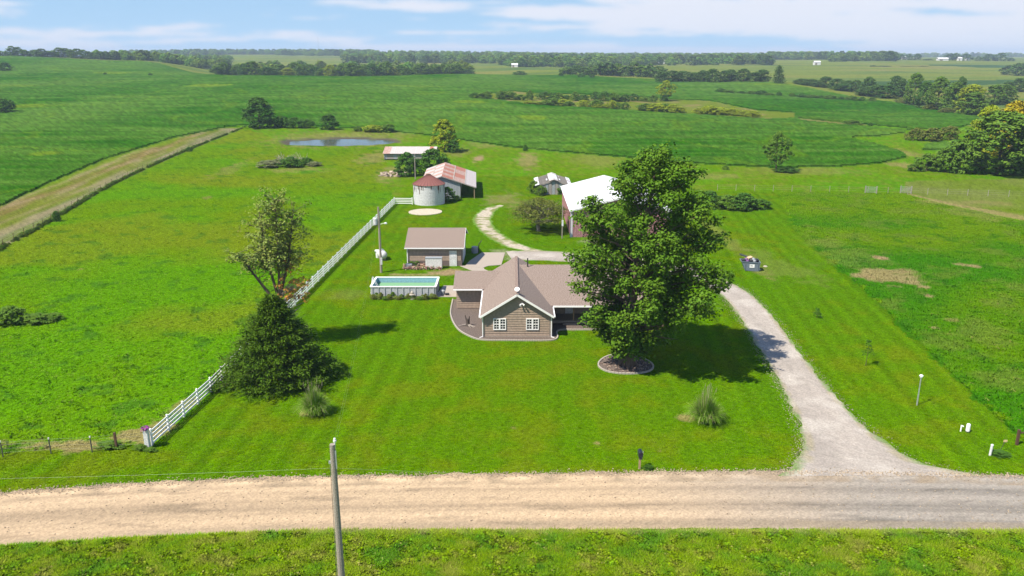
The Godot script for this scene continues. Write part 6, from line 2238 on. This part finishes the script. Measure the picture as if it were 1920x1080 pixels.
func make_grass() -> void:
	var road_zone := PackedVector2Array()
	var jobs := [
		["grass", "rough grass and weeds on the verge at the near side of the road", "grass", "verge", 95000, [-20, 1940, 1000, 1090], blade_tuft(1, 9, 0.22, 0.22, 0.03), [0.6, 1.5]],
		["weeds", "broad-leaved weeds scattered through the near road verge", "weeds", "verge", 26000, [-20, 1940, 1004, 1090], weed_tuft(2), [0.5, 1.2]],
		["grass", "thick pasture grass in the field beyond the white rail fence", "grass", "left_pasture", 120000, [-20, 745, 262, 855], blade_tuft(3, 9, 0.13, 0.26, 0.026), [0.4, 1.0]],
		["weeds", "darker weed patches scattered through the pasture beyond the rail fence", "weeds", "left_pasture", 3000, [-20, 745, 300, 855], weed_tuft(4), [0.5, 1.2]],
		["grass", "thick uncut grass in the pasture beyond the mown strip", "grass", "right_pasture", 110000, [1455, 1940, 360, 885], blade_tuft(5, 9, 0.18, 0.28, 0.03), [0.5, 1.3]],
		["weeds", "dark weed patches scattered through the pasture beyond the mown strip", "weeds", "right_pasture", 7000, [1455, 1940, 380, 885], weed_tuft(6), [0.5, 1.2]],
		["grass", "short mown lawn grass round the house and along the driveway", "grass", "yard", 210000, [-20, 1940, 335, 930], blade_tuft(7, 8, 0.06, 0.22, 0.02), [0.7, 1.3]]]
	var holes := hole_polygons()
	var rd := RandomNumberGenerator.new()
	for j in jobs:
		rd.seed = hash(j[1])
		var xf := []
		var cols := []
		var box: Array = j[5]
		var tries := 0
		var weedy: bool = j[0] == "weeds"
		var spread := 0.4 if j[3] == "verge" else (0.1 if j[3] == "yard" else 0.14)
		while xf.size() < j[4] and tries < int(j[4]) * 3:
			tries += 1
			var p := flat(rd.randf_range(box[0], box[1]), rd.randf_range(box[2], box[3]))
			var q := Vector2(p.x, p.z)
			if not inside(j[3], q):
				continue
			if weedy and noise_b.get_noise_2d(p.x * 9.0, p.z * 9.0) + noise_c.get_noise_2d(p.x * 25.0, p.z * 25.0) * 0.5 < 0.12:
				continue
			var bad := false
			for h in holes:
				if (h[1] as Rect2).has_point(q) and Geometry2D.is_point_in_polygon(q, h[0]):
					bad = true
					break
			if bad:
				continue
			var s := rd.randf_range(j[7][0], j[7][1])
			xf.append(Transform3D(Basis(Vector3.UP, rd.randf() * TAU).scaled(Vector3(s, s, s)), p - Vector3(0, 0.01, 0)))
			var c := ground_color(p.x, p.z) * ((1.12 if j[3] == "verge" else 1.0) if not weedy else 0.78) * rd.randf_range(1.0 - spread, 1.0 + spread)
			if rd.randf() < 0.04:
				c = c.lerp(C_STRAW, 0.4)
			cols.append(c)
		stuff(j[0], j[1], j[2], j[6], M.blade, xf, cols)


func hole_polygons() -> Array:
	var out := []
	var lists := []
	lists.append([[-700, 1010], [-300, 962], [0, 925], [200, 910], [400, 899], [620, 893], [960, 888], [1280, 884], [1480, 884], [1700, 887], [1920, 892], [2300, 902], [2300, 1006], [1920, 997], [1700, 994], [1280, 993], [960, 994], [620, 999], [400, 1007], [200, 1017], [0, 1030], [-300, 1060], [-700, 1110]])
	lists.append([[1462, 893], [1490, 868], [1506, 835], [1500, 800], [1478, 750], [1448, 695], [1415, 640], [1385, 592], [1355, 556], [1325, 535], [1270, 514], [1190, 500], [1075, 492], [960, 487], [948, 471], [1075, 474], [1230, 486], [1320, 508], [1372, 532], [1408, 552], [1450, 595], [1488, 645], [1530, 700], [1580, 758], [1632, 808], [1690, 850], [1740, 872], [1850, 893]])
	lists.append([[1000, 477], [978, 470], [945, 462], [908, 441], [889, 420], [889, 405], [908, 391], [936, 384], [946, 386], [936, 391], [926, 401], [922, 415], [936, 435], [972, 455], [1000, 465], [1040, 474]])
	lists.append([[849, 562], [845, 590], [857, 616], [880, 631], [905, 638], [1030, 639], [1045, 634], [1044, 623], [1165, 618], [1200, 560], [1200, 500], [855, 530], [815, 557]])
	lists.append([[764, 500], [868, 500], [905, 514], [940, 498], [947, 474], [903, 470], [880, 450], [770, 450]])
	lists.append([[695, 552], [830, 552], [830, 530], [700, 530]])
	for l in lists:
		var p := PackedVector2Array()
		var lo := Vector2(1e9, 1e9)
		var hi := -lo
		for q in l:
			var w := flat(q[0], q[1])
			p.append(Vector2(w.x, w.z))
			lo = lo.min(p[-1])
			hi = hi.max(p[-1])
		out.append([p, Rect2(lo, hi - lo)])
	var ring := PackedVector2Array()
	for i in 24:
		ring.append(Vector2(10.3 + cos(TAU * i / 24.0) * 2.5, -67.6 + sin(TAU * i / 24.0) * 2.5))
	out.append([ring, Rect2(7.8, -70.1, 5, 5)])
	return out


func make_gravel() -> void:
	var b := MB.new()
	b.lathe(Vector3.ZERO, [[0.0, -0.02], [0.05, 0.0], [0.04, 0.035], [0.0, 0.045]], 5)
	var rd := RandomNumberGenerator.new()
	rd.seed = 222
	var xf := []
	var cols := []
	var l := resample(edge_line([[1462, 893], [1490, 868], [1506, 835], [1500, 800], [1478, 750], [1448, 695], [1415, 640], [1385, 592], [1355, 556], [1325, 535]]), 400)
	var r := resample(edge_line([[1850, 893], [1740, 872], [1690, 850], [1632, 808], [1580, 758], [1530, 700], [1488, 645], [1450, 595], [1408, 552], [1372, 532]]), 400)
	var far := resample(edge_line([[-300, 962], [0, 925], [200, 910], [400, 899], [620, 893], [960, 888], [1280, 884], [1480, 884], [1700, 887], [1920, 892], [2300, 902]]), 600)
	for i in 4200:
		var e: Array = l if i % 3 else r
		var p: Vector3 = e[rd.randi() % 400] + Vector3(rd.randfn(0.0, 0.32), 0.02, rd.randfn(0.0, 0.3))
		var s := rd.randf_range(0.25, 0.95)
		xf.append(Transform3D(Basis(Vector3.UP, rd.randf() * TAU).scaled(Vector3(s, s, s * 0.8)), p))
		cols.append(Color(0.36, 0.31, 0.24) * rd.randf_range(0.35, 1.0))
	for i in 8000:
		var p: Vector3 = far[rd.randi() % 600]
		p.z += rd.randfn(0.15, 0.22) if i % 5 else rd.randf_range(0, 6)
		p.x += rd.randf_range(-0.2, 0.2)
		p.y = 0.03
		var s := rd.randf_range(0.3, 1.1)
		xf.append(Transform3D(Basis(Vector3.UP, rd.randf() * TAU).scaled(Vector3(s, s, s * 0.8)), p))
		cols.append(Color(0.42, 0.33, 0.23) * rd.randf_range(0.4, 1.1))
	stuff("gravel", "loose pale gravel along the edges of the driveway and road", "gravel", b.mesh(), M.stone, xf, cols)


# ---------------------------------------------------------------- sky
func make_sky() -> Sky:
	var w := 2048
	var h := 1024
	var im := Image.create(w, h, false, Image.FORMAT_RGBF)
	im.fill(Color(0.17, 0.22, 0.16))
	var n := FastNoiseLite.new()
	n.noise_type = FastNoiseLite.TYPE_SIMPLEX_SMOOTH
	n.seed = 7
	n.frequency = 1.0
	n.fractal_octaves = 5
	n.fractal_gain = 0.55
	for y in h / 2:
		var el := PI * 0.5 - PI * (y + 0.5) / h
		var sy := sin(el)
		var cy := cos(el)
		var base := Color(0.07, 0.17, 0.4).lerp(Color(0.27, 0.42, 0.56), pow(1.0 - sy, 3.2))
		for x in w:
			var a := TAU * (x + 0.5) / w
			# thin high cloud on a shell above the land
			var k := 1.0 / (sy + 0.09)
			var dx := sin(a) * cy * k
			var dz := -cos(a) * cy * k
			var v := n.get_noise_2d(dx * 0.16 + 3.1, dz * 0.34 + 1.3) + 0.45 * n.get_noise_2d(dx * 0.7 + 9.0, dz * 1.6)
			var c := smoothstep(-0.14, 0.17, v) * 0.95
			im.set_pixel(x, y, base.lerp(Color(0.49, 0.505, 0.56), c))
	var m := PanoramaSkyMaterial.new()
	m.panorama = ImageTexture.create_from_image(im)
	var s := Sky.new()
	s.sky_material = m
	return s


func _ready() -> void:
	# camera
	var cam := Camera3D.new()
	cam.name = "camera"
	cam.fov = rad_to_deg(2.0 * atan(540.0 / FOCAL))
	cam.position = Vector3(0, EYE, 0)
	cam.rotation.x = -pitch
	cam.far = 12000.0
	add_child(cam)
	cam.current = true
	# sky and exposure
	var env := Environment.new()
	env.background_mode = Environment.BG_SKY
	env.sky = make_sky()
	env.tonemap_mode = Environment.TONE_MAPPER_LINEAR
	env.tonemap_exposure = 1.75
	env.sdfgi_enabled = true
	env.ssao_enabled = true
	env.ssil_enabled = true
	var we := WorldEnvironment.new()
	we.name = "environment"
	we.environment = env
	add_child(we)
	# sun: high, from the camera's side and to the left
	var sun := DirectionalLight3D.new()
	sun.name = "sun"
	sun.light_energy = 1.6
	sun.light_angular_distance = 0.5
	sun.light_color = Color(1.0, 0.965, 0.9)
	sun.shadow_enabled = true
	add_child(sun)
	sun.look_at_from_position(Vector3.ZERO, Vector3(0.6, -1.0, -0.4))

	for a in [[noise_a, 1, 0.01, 4], [noise_b, 2, 0.05, 3], [noise_c, 3, 0.05, 3]]:
		a[0].noise_type = FastNoiseLite.TYPE_SIMPLEX_SMOOTH
		a[0].seed = a[1]
		a[0].frequency = a[2]
		a[0].fractal_octaves = a[3]
	pond_at = Vector3(-56.5, 0, -264.0)
	var f0 := flat(0, 468)
	var f1 := flat(455, 241)
	strip_at = Vector2(f0.x, f0.z)
	strip_dir = Vector2(f1.x - f0.x, f1.z - f0.z).normalized()
	make_materials()
	make_land_table()
	make_zones()
	var t0 := Time.get_ticks_msec()
	make_ground()
	print("ground ", Time.get_ticks_msec() - t0)
	make_roads()
	make_kinds()
	make_house()
	make_garage()
	make_pool()
	make_barns()
	make_fences()
	make_poles()
	make_home_trees()
	make_field_trees()
	make_woods()
	make_small_things()
	print("things ", Time.get_ticks_msec() - t0)
	make_gravel()
	make_grass()
	print("grass ", Time.get_ticks_msec() - t0)
	# haze of a humid summer day
	env.fog_enabled = true
	env.fog_density = 0.00015
	env.fog_light_color = Color(0.78, 0.86, 0.96)
